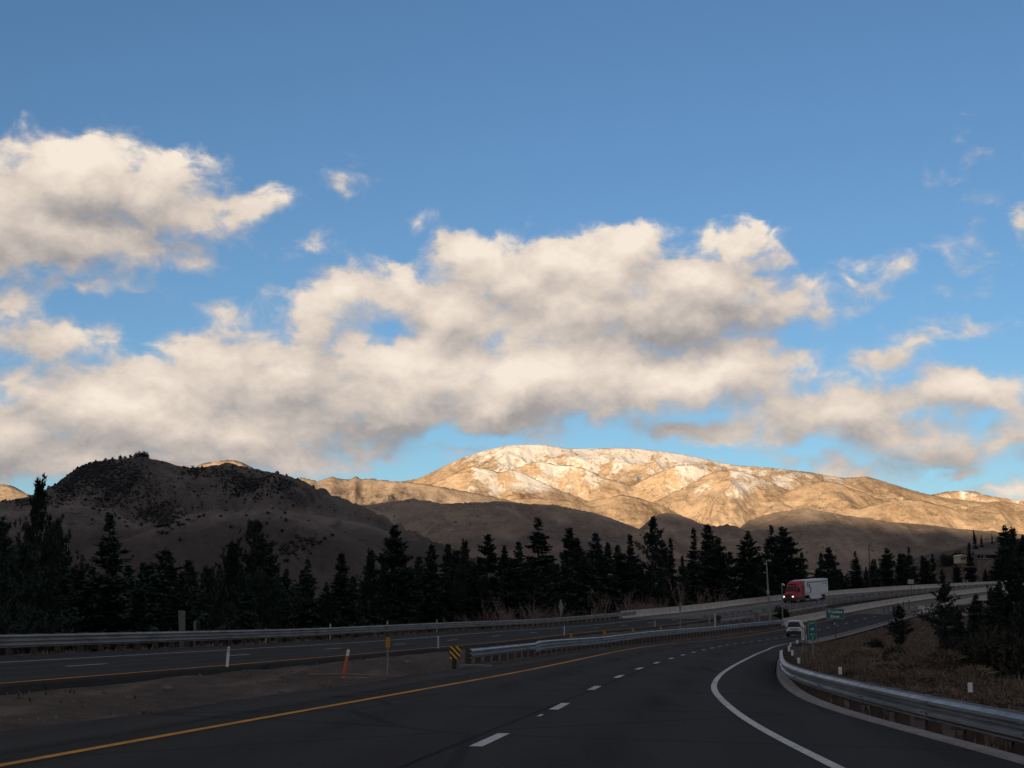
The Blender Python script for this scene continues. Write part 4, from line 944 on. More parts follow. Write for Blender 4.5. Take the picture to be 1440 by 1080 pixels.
bares = [(700, 815, -30, 2, 'leafless grey thicket low before the belt of firs'), (733, 808, -31, 2, 'pinkish leafless shrub below the two small firs'), (785, 838, -27, 0, 'small bare shrub right beside the diamond sign back'), (765, 815, -31, 2, 'bare bush under the tall spruce left of the diamond sign'), (853, 818, -28, 1, 'pale forked bare tree before dark firs'), (838, 830, -27, 0, 'short bare shrub left of the pale forked bare tree'), (872, 822, -29, 0, 'leftmost clump of the willow thicket over the rail end'), (886, 815, -28, 0, 'tall willow clump where guardrail meets the concrete barrier'), (898, 826, -27, 2, 'broad willow clump behind the barrier start'), (908, 822, -28, 0, 'third upright willow clump past the rail end'), (920, 822, -28, 2, 'reddish willow clump in the middle of the thicket'), (933, 824, -28, 0, 'rightmost willow clump ending the thicket'), (955, 806, -28, 1, 'bare forked tree directly behind the narrow median sign'), (1000, 808, -28, 0, 'spreading pale bare tree left of the camera mast'), (988, 822, -28, 1, 'smaller bare tree leaning beside the spreading pale one'), (560, 850, -29, 2, 'low bare bush under the tallest left fir'), (395, 850, -31, 2, 'leafless bush between the ragged pine and fir on the left'), (632, 846, -29, 0, 'thin bare shrub hugging the far guardrail under firs'), (130, 845, -32, 2, 'bare bush between the two nearest left conifers')]
for i, (u, v, off, k, lab) in enumerate(bares):
    X, Y, s = on_line(u, off); z = Tz(X, Y); h = at(u, v, Y).z - z
    o = bpy.data.objects.new('bare_shrub', bp[k]); COL.objects.link(o); o.location = (X, Y, z); o.rotation_euler = (0, 0, i * 1.7)
    f = max(h, 2.5) / (5.6 if k != 2 else 5.0); o.scale = (f, f, f); tag(o, lab, 'bare shrub' if k != 1 else 'bare tree', 'leafless shrubs behind the far rail')

# ------------------------------------------------------------------ shrubs and brush
def bush_mesh(name, seed, m, n=900, size=.20, flat=.8, lumps=7, wid=.3):
    q = np.random.default_rng(seed); c = q.normal(0, .42, (lumps, 3)); c[:, 2] = np.abs(c[:, 2]) * .8 + .2; rr = q.uniform(.35, .6, lumps)
    tri = []
    for i in range(n):
        k = q.integers(0, lumps); d = q.normal(0, 1, 3); d /= np.linalg.norm(d); p = c[k] + d * rr[k] * q.uniform(.55, 1.05); p[2] *= flat
        if p[2] < -.05: p[2] = abs(p[2])
        a = d + q.normal(0, .5, 3); a[2] += .4; a /= np.linalg.norm(a); e = np.cross(a, q.normal(0, 1, 3)); e /= np.linalg.norm(e); l = size * q.uniform(.6, 1.3)
        tri.append((p - e * l * wid, p + e * l * wid, p + a * l))
    V = np.array(tri).reshape(-1, 3); o = np_mesh(name, V, np.arange(len(V)).reshape(-1, 3), m, smooth=False); me = o.data; bpy.data.objects.remove(o); return me
BM = {'dry': [bush_mesh('dry_shrub', 61 + i, M['dry_shrub'], 5200, .20, .7, 10, .07) for i in range(3)], 'dark': [bush_mesh('dark_shrub', 71 + i, M['dark_shrub'], 3200, .12, .9, 9) for i in range(3)], 'jun': [bush_mesh('juniper_bush', 81 + i, M['juniper'], 420, .34, 1.1) for i in range(3)]}
def bush(kind, u, v, Y, r, lab, group, i=0, hs=1.0):
    X = at(u, v, Y).x; z = Tz(X, Y)
    o = bpy.data.objects.new('shrub', BM[kind][i % 3]); COL.objects.link(o); o.location = (X, Y, z - .1); o.scale = (r, r, r * hs); o.rotation_euler = (0, 0, i * 2.1 + u)
    return tag(o, lab, 'shrub', group)
GD = 'dry shrubs on the bank behind the near guardrail'
dry = [(1296, 905, 62, 1.5, 'broad tan shrub in front of the small gorge pine'), (1335, 922, 50, 1.6, 'tallest tan shrub on the crest of the brush bank'), (1312, 940, 40, 1.1, 'tan shrub low on the bank left of the last white marker'), (1262, 925, 44, 1.0, 'rounded tan shrub in the middle of the brush bank'), (1230, 915, 52, .9, 'brown shrub on the bank left of the small gorge pine'), (1205, 925, 46, .8, 'low brown shrub beside the fifth white marker post'), (1345, 950, 34, .9, 'tan shrub just before the large white marker'), (1385, 948, 40, 1.1, 'dull shrub right of the large white marker'), (1282, 952, 33, .7, 'small tan shrub hard against the near guardrail'), (1240, 945, 36, .6, 'smallest tan tuft behind the near guardrail'), (1180, 912, 66, .7, 'brown shrub near the foot of the green mile sign'), (1212, 897, 84, .9, 'far brown shrub below the bridge end post'), (1425, 965, 30, .9, 'dry shrub at the frame edge over the guardrail')]
for i, (u, v, Y, r, lab) in enumerate(dry): bush('dry', u, v, Y, r, lab, GD, i, .55)
darkb = [(1258, 915, 70, .8, 'low dark sagebrush under the small gorge pine'), (1385, 935, 60, 1.4, 'dark bush at the foot of the gorge firs'), (1425, 950, 48, 1.3, 'dark bush near the right frame edge under the pines'), (1230, 893, 104, .8, 'dark low bush under the bridge railing')]
for i, (u, v, Y, r, lab) in enumerate(darkb): bush('dark', u, v, Y, r, lab, 'dark bushes down the gorge side', i, 1.1)
X, Y, s = on_line(1100, -7.6)
o = bpy.data.objects.new('shrub', BM['dark'][1]); COL.objects.link(o); o.location = (X, Y, Tz(X, Y) - .1); o.scale = (1.25, 1.25, 1.6); tag(o, 'round dark bush in the median below the truck headlights', 'bush')
slope_b = [(1340, 812, 420, 5), (1318, 806, 420, 4.5), (1332, 796, 470, 5), (1352, 806, 430, 5), (1372, 812, 415, 5), (1300, 806, 430, 4), (1388, 812, 420, 4), (1345, 780, 540, 4), (1330, 784, 540, 4), (1310, 792, 500, 4)]
SB = ['dark bush lowest on the knoll over the road', 'dark bush left of the lowest one on the knoll', 'dark bush on the knoll halfway up to the cream shed', 'dark bush in front of the slim hillside spruce', 'dark bush below the stone wall of the house', 'leftmost dark bush at the foot of the knoll', 'dark bush right under the stone retaining wall', 'dark bush right behind the small cream shed', 'dark bush left of the small cream shed', 'dark bush on the left shoulder of the knoll']
for i, (u, v, Y, r) in enumerate(slope_b): bush('dark', u, v, Y, r * .9, SB[i], 'dark bushes on the knoll below the house', i, 1.0)
low = [(20, -30, 2.6), (95, -31, 2.4), (140, -30, 2.0), (200, -31, 2.6), (255, -30, 2.8), (305, -31, 3.2), (350, -30, 3.0), (410, -31, 3.0), (455, -30, 2.6), (505, -31, 3.2), (545, -30, 2.8), (590, -32, 3.6), (622, -30, 3.0), (660, -31, 3.2), (800, -31, 3.2), (830, -32, 3.2), (1030, -30, 3.2), (1065, -30, 3.4), (1150, -30, 3.2), (1190, -31, 3.2), (1240, -31, 3.2), (1275, -30, 3.0)]
for i, (u, off, r) in enumerate(low):
    X, Y, s = on_line(u, off); o = bpy.data.objects.new('shrub', BM['dark'][i % 3]); COL.objects.link(o); o.location = (X, Y, Tz(X, Y) - .3); r *= 1.3; o.scale = (r, r, r * .9); o.rotation_euler = (0, 0, i * 1.3)
    tag(o, f'dark understorey bush, {ordinal(i + 1)} from the left behind the far rail', 'bush', 'understorey bushes behind the far rail')
# dry grass and ground litter: uncountable
def tufts(name, pts, m, hmin, hmax, blades, seed, lean=.35):
    q = np.random.default_rng(seed); tri = []
    for (x, y, z, f) in pts:
        for b in range(blades):
            a = q.uniform(0, 6.28); l = q.uniform(hmin, hmax) * f; d = np.array([math.cos(a) * lean, math.sin(a) * lean, 1]) * l * q.uniform(.7, 1.1)
            p = np.array([x, y, z - .03]) + np.array([q.normal(0, .09 * f + .03), q.normal(0, .09 * f + .03), 0]); e = np.array([-math.sin(a), math.cos(a), 0]) * (.012 + .012 * f) * (1 + y / 60)
            tri.append((p - e, p + e, p + d))
    V = np.array(tri).reshape(-1, 3); return np_mesh(name, V, np.arange(len(V)).reshape(-1, 3), m, smooth=False)
def grass(n, s0, s1, offs, scl, hmin, hmax, blades, seed, lean, dens, dscale):
    q = np.random.default_rng(seed); s = q.uniform(s0, s1, n); off = offs(q, s, n); x, y = P(s, off)
    keep = (perlin(x / dscale, y / dscale, seed) > dens + q.uniform(-.4, .4, n)) & (bridge(s) < .3)
    x, y = x[keep], y[keep]; z = T(x, y); f = q.uniform(*scl, len(x)); k = len(x) * blades
    x, y, z, f = (np.repeat(w_, blades) for w_ in (x, y, z, f)); a = q.uniform(0, 6.28, k); l = q.uniform(hmin, hmax, k) * f
    d = np.stack([np.cos(a) * lean, np.sin(a) * lean, np.ones(k)], -1) * (l * q.uniform(.7, 1.1, k))[:, None]
    c = np.stack([x + q.normal(0, 1, k) * (.09 * f + .03), y + q.normal(0, 1, k) * (.09 * f + .03), z - .03], -1)
    e = np.stack([-np.sin(a), np.cos(a), 0 * a], -1) * ((.010 + .010 * f) * (1 + y / 70))[:, None]
    V = np.stack([c - e, c + e, c + d], 1).reshape(-1, 3)
    o = np_mesh('dry_grass', V, np.arange(len(V)).reshape(-1, 3), M['dry_grass'], smooth=False); tag(o, kind='stuff'); return o
grass(15000, -66, 165, lambda q, s, n: RO(s) + 1.0 + q.exponential(9, n).clip(0, 34), (.5, 1.3), .09, .34, 9, 3, .35, -.05, 5)
grass(1500, -66, 128, lambda q, s, n: q.uniform(OR_ + .35, LO - .5, n), (.3, .9), .04, .13, 9, 5, .8, .08, 3)
grass(4500, -60, 110, lambda q, s, n: -22.9 - q.exponential(3, n), (.5, 1.2), .10, .28, 7, 7, .35, -.3, 4)

# ------------------------------------------------------------------ far scrub on the left hill, one mass; the ridge-top trees one by one
def scrub(name, spots, m, seed):
    q = np.random.default_rng(seed); VV = []; FF = []; n = 0
    t = np.array([[0, 0, 1.0], [.9, 0, .25], [.28, .85, .3], [-.73, .53, .22], [-.73, -.53, .3], [.28, -.85, .25], [0, 0, -.3]])
    fc = np.array([[0, 1, 2], [0, 2, 3], [0, 3, 4], [0, 4, 5], [0, 5, 1], [6, 2, 1], [6, 3, 2], [6, 4, 3], [6, 5, 4], [6, 1, 5]])
    for x, y, z, r, h in spots:
        for c in range(3):
            k = t * q.uniform(.7, 1.3, (7, 1)) * np.array([r, r, h]) * (1 if c == 0 else .7); a = q.uniform(0, 6.28); ca, sa = math.cos(a), math.sin(a)
            k = np.stack([k[:, 0] * ca - k[:, 1] * sa, k[:, 0] * sa + k[:, 1] * ca, k[:, 2]], -1); o_ = q.normal(0, r * .6, 3) * (c > 0); o_[2] = abs(o_[2]) * .3
            VV.append(k + np.array([x, y, z]) + o_); FF.append(fc + n); n += 7
    return np_mesh(name, np.concatenate(VV), np.concatenate(FF), m, smooth=False)
q = np.random.default_rng(5); spots = []
def scatter(u0, v0, ru, rv, n, hz, Ymin, Ymax, r=(1.2, 2.8)):
    """junipers where the sight line of (u,v) meets the slope"""
    for i in range(int(n * 1.7)):
        u = q.normal(u0, ru); v = q.normal(v0, rv); a, e = slope(u, v)
        Ys = np.linspace(Ymin, Ymax, 160); k = hz(a * Ys, Ys) > CAMH + e * Ys
        if not k.any(): continue
        i0 = int(np.argmax(k)); lo, hi = Ys[max(i0 - 1, 0)], Ys[i0]
        for _ in range(6):
            mid = (lo + hi) / 2
            if hz(a * mid, mid) > CAMH + e * mid: hi = mid
            else: lo = mid
        hit = hi + q.uniform(-6, 6)
        rr = q.uniform(*r); spots.append((a * hit, hit, hz(a * hit, hit) + rr * .25, rr, rr * q.uniform(.9, 1.5)))
HL = (hz_left, 430, 1800)
for a in WOODS:
    scatter(*a, *HL, r=(.55, 1.5))
n_left = len(spots)
HF = (hz_foot, 1600, 5400)
for a in [(1200, 765, 130, 16, 24), (600, 735, 70, 14, 14), (480, 705, 50, 10, 60)]:
    scatter(*a, *HF, r=(1.2, 2.6))
scr = scrub('hillside_vegetation', spots, M['juniper'], 3); tag(scr, kind='stuff')
ridge = [(134, 646, 3.6), (148, 646, 4.2), (158, 645, 3.2), (170, 642, 6.0), (176, 643, 4.0), (184, 641, 5.6), (190, 640, 7.6), (196, 639, 8.2), (201, 639, 8.8), (207, 640, 7.4), (390, 664, 5.0), (403, 668, 3.6), (418, 673, 3.0), (68, 688, 3.6), (77, 681, 3.4)]
for i, (u, v, h) in enumerate(ridge):
    a, e = slope(u, v + 4); best = max(np.linspace(1300, 1900, 120), key=lambda Y: (hz_left(a * Y, Y) - CAMH) / Y)
    o = bpy.data.objects.new('juniper_tree', BM['jun'][i % 3]); COL.objects.link(o); o.location = (a * best, best, hz_left(a * best, best) - .6); o.scale = (h * .40, h * .40, h * .62); o.rotation_euler = (0, 0, i)
    tag(o, f'tiny dark juniper on the crest of the left hill, {ordinal(i + 1)} along it', 'juniper', 'junipers standing on the left hill crest')

# gravel spilt along the pavement edges
q = np.random.default_rng(44); n = 2600; s = q.uniform(-64, 60, n); k = q.integers(0, 3, n)
off = np.where(k == 0, LO - np.abs(q.normal(0, .5, n)) - .1, np.where(k == 1, RO(s) + .5 + q.exponential(.5, n), q.uniform(OR_ + .2, LO, n)))
x, y = P(s, off); z = T(x, y) + .005; r = q.uniform(.010, .034, n) * (1 + (q.random(n) < .03) * 1.3)
tet = np.array([[1, 0, -.4], [-.5, .87, -.3], [-.5, -.87, -.4], [.1, .1, .75]]); fc = np.array([[0, 2, 1], [0, 1, 3], [1, 2, 3], [2, 0, 3]])
V = tet[None] * q.uniform(.7, 1.3, (n, 4, 3)) * r[:, None, None] + np.stack([x, y, z], -1)[:, None]
g = np_mesh('gravel', V.reshape(-1, 3), (fc[None] + np.arange(n)[:, None, None] * 4).reshape(-1, 3), M['rock'], smooth=False); tag(g, kind='stuff')
# ------------------------------------------------------------------ lettering
def text_mesh(name, body, size, m, parent, loc, rot=(math.pi / 2, 0, 0), ext=.004, spacing=1.0, bold=0):
    cu = bpy.data.curves.new(name, 'FONT'); cu.body = body; cu.size = size; cu.extrude = ext; cu.align_x = 'CENTER'; cu.align_y = 'CENTER'; cu.space_character = spacing; cu.offset = bold
    o = bpy.data.objects.new(name, cu); COL.objects.link(o)
    dg = bpy.context.evaluated_depsgraph_get(); me = bpy.data.meshes.new_from_object(o.evaluated_get(dg)); bpy.data.objects.remove(o)
    me.materials.clear(); r = link(name, me, m, parent); r.location = loc; r.rotation_euler = rot; return r
def face_cam(X, Y, extra=0): return -math.atan2(X, Y) + extra      # local -y looks back down the road
def ground_z(X, Y): return Tz(X, Y)

# ------------------------------------------------------------------ delineators and small posts
def flat_post(b, h, w=.09, t=.02, z0=-.2):
    """a flexible delineator blade: slightly dished strip with a rounded top"""
    pr = [(-w / 2, z0), (w / 2, z0), (w / 2, h - w * .35), (w * .3, h - w * .08), (0, h), (-w * .3, h - w * .08), (-w / 2, h - w * .35)]
    return b.prism(pr, -t / 2, t / 2)
def delineator(u, off, h, label, body, top=None, toph=.16, w=.1, group=None, tilt=0, name='delineator_post', zoff=0, cat='delineator', lean=0, z=None):
    X, Y, s = on_line(u, off); zz = (Tz(X, Y) if z is None else z) + zoff
    t = thing(name, label, cat, (X, Y, zz), face_cam(X, Y), group); t.rotation_euler = (lean, tilt, face_cam(X, Y))
    b = MB(); flat_post(b, h, w); b.build('blade', body, t)
    if top:
        b = MB(); b.box((0, -.017, h - toph / 2 - .03), (w * .86, .012, toph), bev=.004); b.build('reflector', top, t)
    return t
GW = 'thin white delineators along the opposite road'
delineator(322, -10.0, .66, 'white delineator post leaning slightly at the left between median and road', M['white'], M['lens_grey'], .12, .075, tilt=R(3))
delineator(482.5, -6.9, .78, 'faded orange delineator leaning right in the bare median dirt', M['orange'], M['white'], .16, .085, tilt=R(11))
X, Y, s = on_line(545, -6.5)
t = thing('marker_post', 'tall grey marker post topped with an amber reflector panel in the median', 'marker post', (X, Y, Tz(X, Y)), face_cam(X, Y))
b = MB(); b.box((0, 0, .43), (.05, .035, 1.1)); b.build('post', M['steel_post'], t)
b = MB(); b.box((0, -.03, .86), (.115, .02, .29), bev=.008); b.build('reflector_panel', M['amber'], t)
delineator(616, -9.95, .68, 'thin pale post beside the opposite road left of the striped marker', M['white_dirty'], M['lens_grey'], .1, .07, GW)
delineator(793, -9.95, .78, 'thin pale post beside the opposite road below the diamond sign', M['white_dirty'], M['lens_grey'], .1, .08, GW)
delineator(921, -9.95, .74, 'thin pale post beside the opposite road below the willow thicket', M['white_dirty'], M['lens_grey'], .1, .09, GW)
delineator(1023, -10.0, .85, 'thin pale post before the bare tree and the inner guardrail', M['white_dirty'], M['lens_grey'], .1, .09, GW)
for i, (u, h, l) in enumerate(((803, 1.0, 'nearest stubby amber marker behind the median guardrail'), (849.5, 1.0, 'second stubby amber marker behind the median guardrail'), (890, 1.0, 'third stubby amber marker behind the median guardrail'), (929, 1.0, 'farthest stubby amber marker behind the median guardrail'))):
    X, Y, s = on_line(u, -6.95)
    t = thing('reflector_post', l, 'reflector post', (X, Y, Tz(X, Y)), face_cam(X, Y), 'amber markers behind the median rail'); b = MB(); b.box((0, 0, .4), (.06, .05, 1.05)); b.build('post', M['wood_post'], t)
    b = MB(); b.box((0, -.035, float(zm(s)) - Tz(X, Y) + .17), (.15, .02, .26), bev=.01); b.build('reflector', M['amber'], t)
for i, (u, v, l) in enumerate(((114, 889, 'small white post over the far rail under the layered spruce'), (376, 884, 'small white post over the far rail below the ragged left pine'), (465, 877, 'small white post on the far rail left of the amber panel post'), (545, 873, 'small white post on the far rail directly above the amber panel'), (614, 871, 'small white post over the far rail right of the tallest left fir'), (832, 860, 'yellowish post over the far rail right of the diamond sign'), (888, 856, 'yellowish post over the far rail where the willows start'))):
    X, Y, s = on_line(u, -22.75); zt = at(u, v, Y).z; z = Tz(X, Y)
    delineator(u, -22.75, zt - z, l, M['white_dirty'] if i < 5 else M['amber'], None, w=.09, group='small posts showing over the far guardrail')
X, Y, s = on_line(257, -23.1); z = Tz(X, Y); hh = at(257, 858, Y).z - z
t = thing('marker_board', 'wide grey wooden board standing upright behind the far guardrail', 'marker board', (X, Y, z), face_cam(X, Y)); t.rotation_euler = (0, R(-2), face_cam(X, Y))
b = MB(); b.prism([(-.10, -.2), (.08, -.2), (.16, hh * .45), (.17, hh - .04), (-.16, hh), (-.13, hh * .45)], -.03, .03); b.build('board', M['dark_sign'], t)
b = MB(); b.box((0, .06, hh / 2 - .1), (.09, .06, hh + .1)); b.build('post', M['steel_post'], t)
X, Y, s = on_line(276, -23.1); z = Tz(X, Y); hh = at(276, 872, Y).z - z
t = thing('marker_board', 'narrow grey wooden board right of the wide one behind the far guardrail', 'marker board', (X, Y, z), face_cam(X, Y))
b = MB(); b.prism([(-.06, -.2), (.06, -.2), (.07, hh - .03), (-.07, hh)], -.02, .02); b.build('board', M['dark_sign'], t)
# sign backs
def diamond(u, vt, vc, vb, off, wpx, label, ang, mm):
    X, Y, s = on_line(u, off); z = Tz(X, Y); top = at(u, vt, Y).z; bot = at(u, vb, Y).z; r = (top - bot) / 2; zcn = (top + bot) / 2
    t = thing('warning_sign', label, 'road sign', (X, Y, z), face_cam(X, Y, ang))
    b = MB(); b.box((0, .05, (zcn - z + r * .6) / 2 - .1), (.09, .07, zcn - z + r * .6 + .2)); b.build('post', M['steel_post'], t)
    b = MB(); b.prism([(0, zcn - z - r), (r, zcn - z), (0, zcn - z + r), (-r, zcn - z)], -.012, .012); b.build('sign_panel', mm, t)
    return t
diamond(789, 842, 852, 865, -22.9, 6, 'narrow looking grey diamond sign back rising over the far guardrail', R(73), M['dark_sign'])
diamond(957, 846, 852, 860, -7.6, 4, 'dull green diamond sign seen edge on in the median before the willows', R(74), M['dark_sign'])
# black and yellow end marker
X, Y, s = on_line(640.5, -6.05); z = Tz(X, Y)
t = thing('hazard_marker', 'black and yellow striped hazard marker on the near end of the median guardrail', 'hazard marker', (X, Y, z), face_cam(X, Y))
zt = at(640, 907.8, Y).z - z; zb_ = at(640, 927.5, Y).z - z; wv = 14.5 * Y / F; cz = (zt + zb_) / 2; hv = zt - zb_
b = MB(); b.box((0, 0, cz), (wv, .03, hv), bev=.012); b.build('panel', M['black'], t)
st = MB()
for k in range(-2, 4):                           # stripes clipped to the panel, sloping down to the right
    c0 = zb_ + hv * (.12 + .42 * k); w_ = hv * .20; pts = []
    poly = [(-wv / 2, c0 + wv * 1.05), (wv / 2, c0), (wv / 2, c0 + w_), (-wv / 2, c0 + wv * 1.05 + w_)]
    lo, hi = zb_ + .012, zt - .012
    def clip(pl, f, val, keep_above):
        o = []
        for i in range(len(pl)):
            a, bb = pl[i], pl[(i + 1) % len(pl)]; ia = (a[1] >= val) == keep_above; ib = (bb[1] >= val) == keep_above
            if ia: o.append(a)
            if ia != ib: tt = (val - a[1]) / (bb[1] - a[1]); o.append((a[0] + (bb[0] - a[0]) * tt, val))
        return o
    poly = clip(poly, None, lo, True)
    if len(poly) > 2: poly = clip(poly, None, hi, False)
    if len(poly) > 2: st.prism(poly, -.020, -.0155)
st.build('stripes', M['yellow'], t)
b = MB(); b.box((-.02, .03, zb_ / 2 - .05), (.14, .1, zb_ + .2)); b.box((-.02, .12, cz), (.1, .2, hv * .7)); b.build('post', M['black'], t)
b = MB(); b.prism([(-.1, -.05), (1.0, -.05), (.95, .07), (-.05, .09)], -.3, .3)
pad = b.build('concrete_pad', M['conc_dark']); pad.location = (X + .25, Y - .1, z); pad.rotation_euler = (0, 0, face_cam(X, Y)); tag(pad, 'low concrete pad at the foot of the striped hazard marker', 'concrete pad')

# white marker posts behind the near rail
GM = 'white marker posts behind the near guardrail'
mk = [(1364, 960, 974, 6.5, 'largest white marker post behind the near guardrail before the brush', 20.5), (1181.2, 938, 948.5, 4.6, 'second largest white marker post by the guardrail bend', 29), (1123, 925, 933, 3.6, 'third white marker post along the guardrail bend', 38), (1114, 914, 922, 3.2, 'fourth white marker post of the group behind the rail bend', 46), (1109.3, 908, 916, 3.0, 'leftmost white marker post of the group behind the rail bend', 52), (1111.4, 903.5, 909.5, 2.4, 'small white marker post just above the leftmost one', 60), (1121, 900, 905, 3.0, 'small white marker post right at the road edge line', 74), (1133.3, 893, 899, 1.8, 'tiny white marker post between mile panel and green sign', 88)]
for u, v0, v1, wpx, lab, Y in mk:
    X = at(u, v0, Y).x; z = Tz(X, Y); zt = at(u, v0, Y).z; zb_ = at(u, v1, Y).z; w = wpx * Y / F
    t = thing('marker_post', lab, 'marker post', (X, Y, z), face_cam(X, Y), GM)
    b = MB(); b.box((0, .02, (zt - z) / 2), (.045, .03, zt - z + .4)); b.build('post', M['dark_post'], t)
    b = MB(); b.box((0, -.012, (zt + zb_) / 2 - z), (w, .022, zt - zb_), bev=min(.008, w * .1)); b.build('reflective_sheet', M['white'], t)

# milepost panel and round reflector beside the white car
Y = 84.0; X = at(1129, 893, Y).x; z = Tz(X, Y)
t = thing('milepost', 'white milepost panel with dark characters beside the white car', 'milepost', (X, Y, z), face_cam(X, Y))
zt = at(1129, 886.5, Y).z - z; zb_ = at(1129, 899.8, Y).z - z; w = 4.1 * Y / F
b = MB(); b.box((0, .025, zt / 2 - .2), (.05, .03, zt + .3)); b.build('post', M['steel_post'], t)
b = MB(); b.box((0, -.01, (zt + zb_) / 2), (w, .02, zt - zb_), bev=.006); b.build('panel', M['white'], t)
gl = MB()
for k in range(4):
    c = zt - (zt - zb_) * (.2 + .2 * k); gl.box((0, -.0235, c + .035), (w * .42, .005, .018)); gl.box((-w * .17, -.0235, c), (.02, .005, .07)); gl.box((w * .17, -.0235, c - .012), (.02, .005, .05))
gl.build('characters', M['black'], t)
Y = 86.0; X = at(1128, 880, Y).x; z = Tz(X, Y)
t = thing('reflector_disc', 'tilted white oval reflector just right of the white car', 'reflector', (X, Y, z), face_cam(X, Y))
cz = at(1128, 879.4, Y).z - z
b = MB(); b.cyl((.02, .03, -.3), (.02, .03, cz - .1), .022, n=8); b.build('post', M['steel_post'], t)
b = MB(); n = 20; ring = lambda y, k: [Vector((.105 * k * math.cos(2 * math.pi * i / n) * 1.0 - .09 * k * math.sin(2 * math.pi * i / n), y, cz + .2 * k * math.sin(2 * math.pi * i / n))) for i in range(n)]
b.loft([ring(.015, .9), ring(-.0, 1), ring(-.02, .93)]); b.build('disc', M['white'], t, True)
X2 = at(1132.8, 883, Y).x
t = thing('reflector_disc', 'small amber round reflector below the white oval by the car', 'reflector', (X2, Y, z), face_cam(X2, Y)); cz = at(1132.8, 883, Y).z - z
b = MB(); b.cyl((0, .03, -.3), (0, .03, cz), .02, n=8); b.build('post', M['steel_post'], t)
b = MB(); b.cyl((0, .01, cz), (0, -.02, cz), .085, n=18); b.build('disc', M['amber'], t)

# green mile sign
Y = 72.0; X = at(1142.5, 890, Y).x; z = Tz(X, Y)
t = thing('mile_sign', 'tall narrow green mile sign with a blue shield on a thin post', 'road sign', (X, Y, z), face_cam(X, Y))
zt = at(1142, 872.3, Y).z - z; zb_ = at(1142, 900.3, Y).z - z; w = 11.0 * Y / F; H_ = zt - zb_; cz = (zt + zb_) / 2
b = MB(); b.box((0, .035, zt / 2 - .2), (.06, .04, zt + .3)); b.build('post', M['steel_post'], t)
b = MB(); b.box((0, 0, cz), (w, .02, H_), bev=.006); b.build('panel', M['green'], t)
fr = MB()
for sx_ in (-1, 1): fr.box((sx_ * (w / 2 - .018), -.0115, cz), (.01, .004, H_ - .05))
for sz_ in (-1, 1): fr.box((0, -.0115, cz + sz_ * (H_ / 2 - .018)), (w - .05, .004, .01))
fr.build('border', M['white_dirty'], t)
text_mesh('word', 'EAST', .105, M['white_dirty'], t, (0, -.0125, zt - .14), bold=.003)
zs = zt - .40; b = MB(); b.prism([(-.13, zs + .10), (0, zs + .13), (.13, zs + .10), (.14, zs - .02), (.08, zs - .12), (0, zs - .16), (-.08, zs - .12), (-.14, zs - .02)], -.016, -.0105); sh_ = b.build('shield', M['blue'], t)
text_mesh('number', '80', .15, M['white'], sh_, (0, -.0175, zs - .02), bold=.004)
text_mesh('word', 'MILE', .105, M['white_dirty'], t, (0, -.0125, zt - .66), bold=.003)
text_mesh('number', '2', .17, M['white_dirty'], t, (0, -.0125, zt - .83), bold=.004)
# green river sign
Y = 142.0; X = at(1174.3, 863, Y).x; z = Tz(X, Y)
t = thing('river_sign', 'wide green road sign reading Truckee River on the right road edge', 'road sign', (X, Y, z), face_cam(X, Y))
zt = at(1174, 855.9, Y).z - z; zb_ = at(1174, 870.6, Y).z - z; w = 25.2 * Y / F; H_ = zt - zb_; cz = (zt + zb_) / 2
for dx in (-.0,):
    b = MB(); b.box((dx, .06, zt / 2 - .2), (.09, .07, zt + .2)); b.build('post', M['wood_post'], t)
b = MB(); b.box((0, 0, cz), (w, .03, H_), bev=.01); b.build('panel', M['green'], t)
fr = MB()
for sx_ in (-1, 1): fr.box((sx_ * (w / 2 - .05), -.0175, cz), (.028, .004, H_ - .07))
for sz_ in (-1, 1): fr.box((0, -.0175, cz + sz_ * (H_ / 2 - .05)), (w - .13, .004, .028))
fr.build('border', M['white_dirty'], t)
text_mesh('word', 'Truckee', .38, M['white'], t, (0, -.019, cz + .19), bold=.009, spacing=1.05)
text_mesh('word', 'River', .38, M['white'], t, (0, -.019, cz - .25), bold=.009, spacing=1.05)
b = MB(); zz = at(1173, 877, Y).z - z; b.box((-.05, -.02, zz), (.16, .03, .2), bev=.02); b.build('plate', M['white_dirty'], t)

# mast with cameras, second mast, cabinet, rail end
X, Y, s = on_line(1082, -7.4); z = Tz(X, Y)
t = thing('camera_mast', 'tall tapered grey mast with lamps and cameras left of the red truck', 'mast', (X, Y, z), face_cam(X, Y)); t.rotation_euler = (0, R(-1.6), face_cam(X, Y))
hm = at(1080.5, 787, Y).z - z; px = Y / F
b = MB(); b.tube([(0, 0, -.3), (0, 0, hm * .35), (0, 0, hm)], [.16, .13, .075], 10); b.build('pole', M['steel_post'], t)
def head(parent, x, zz, wdt, m=M['white_dirty'], ry=0, arm=None):
    if arm: a = MB(); a.tube([(0, 0, zz), (x * .6, 0, zz), (x, 0, zz)], .03, 6); a.build('arm', M['steel_post'], parent)
    b = MB(); b.box((x, -.06, zz), (wdt, .3, wdt * .6), ry=ry, bev=.05); hd = b.build('camera_head', m, parent)
    g = MB(); g.cyl((x, -.2, zz), (x, -.235, zz), wdt * .2, n=12); g.build('lens', M['glass'], hd)
head(t, 4.2 * px, hm - 1.6 * px, .36, arm=1); head(t, -2.0 * px, hm - 6 * px, .34, ry=R(25), arm=1); head(t, -3.6 * px, hm - 18 * px, .26, arm=1)
b = MB(); b.box((-.02, -.17, hm - 45 * px), (.36, .22, .52), bev=.02); b.build('box', M['tan_sign'], t)
X, Y, s = on_line(1100.3, -7.0); z = Tz(X, Y); hm = at(1100, 824, Y).z - z
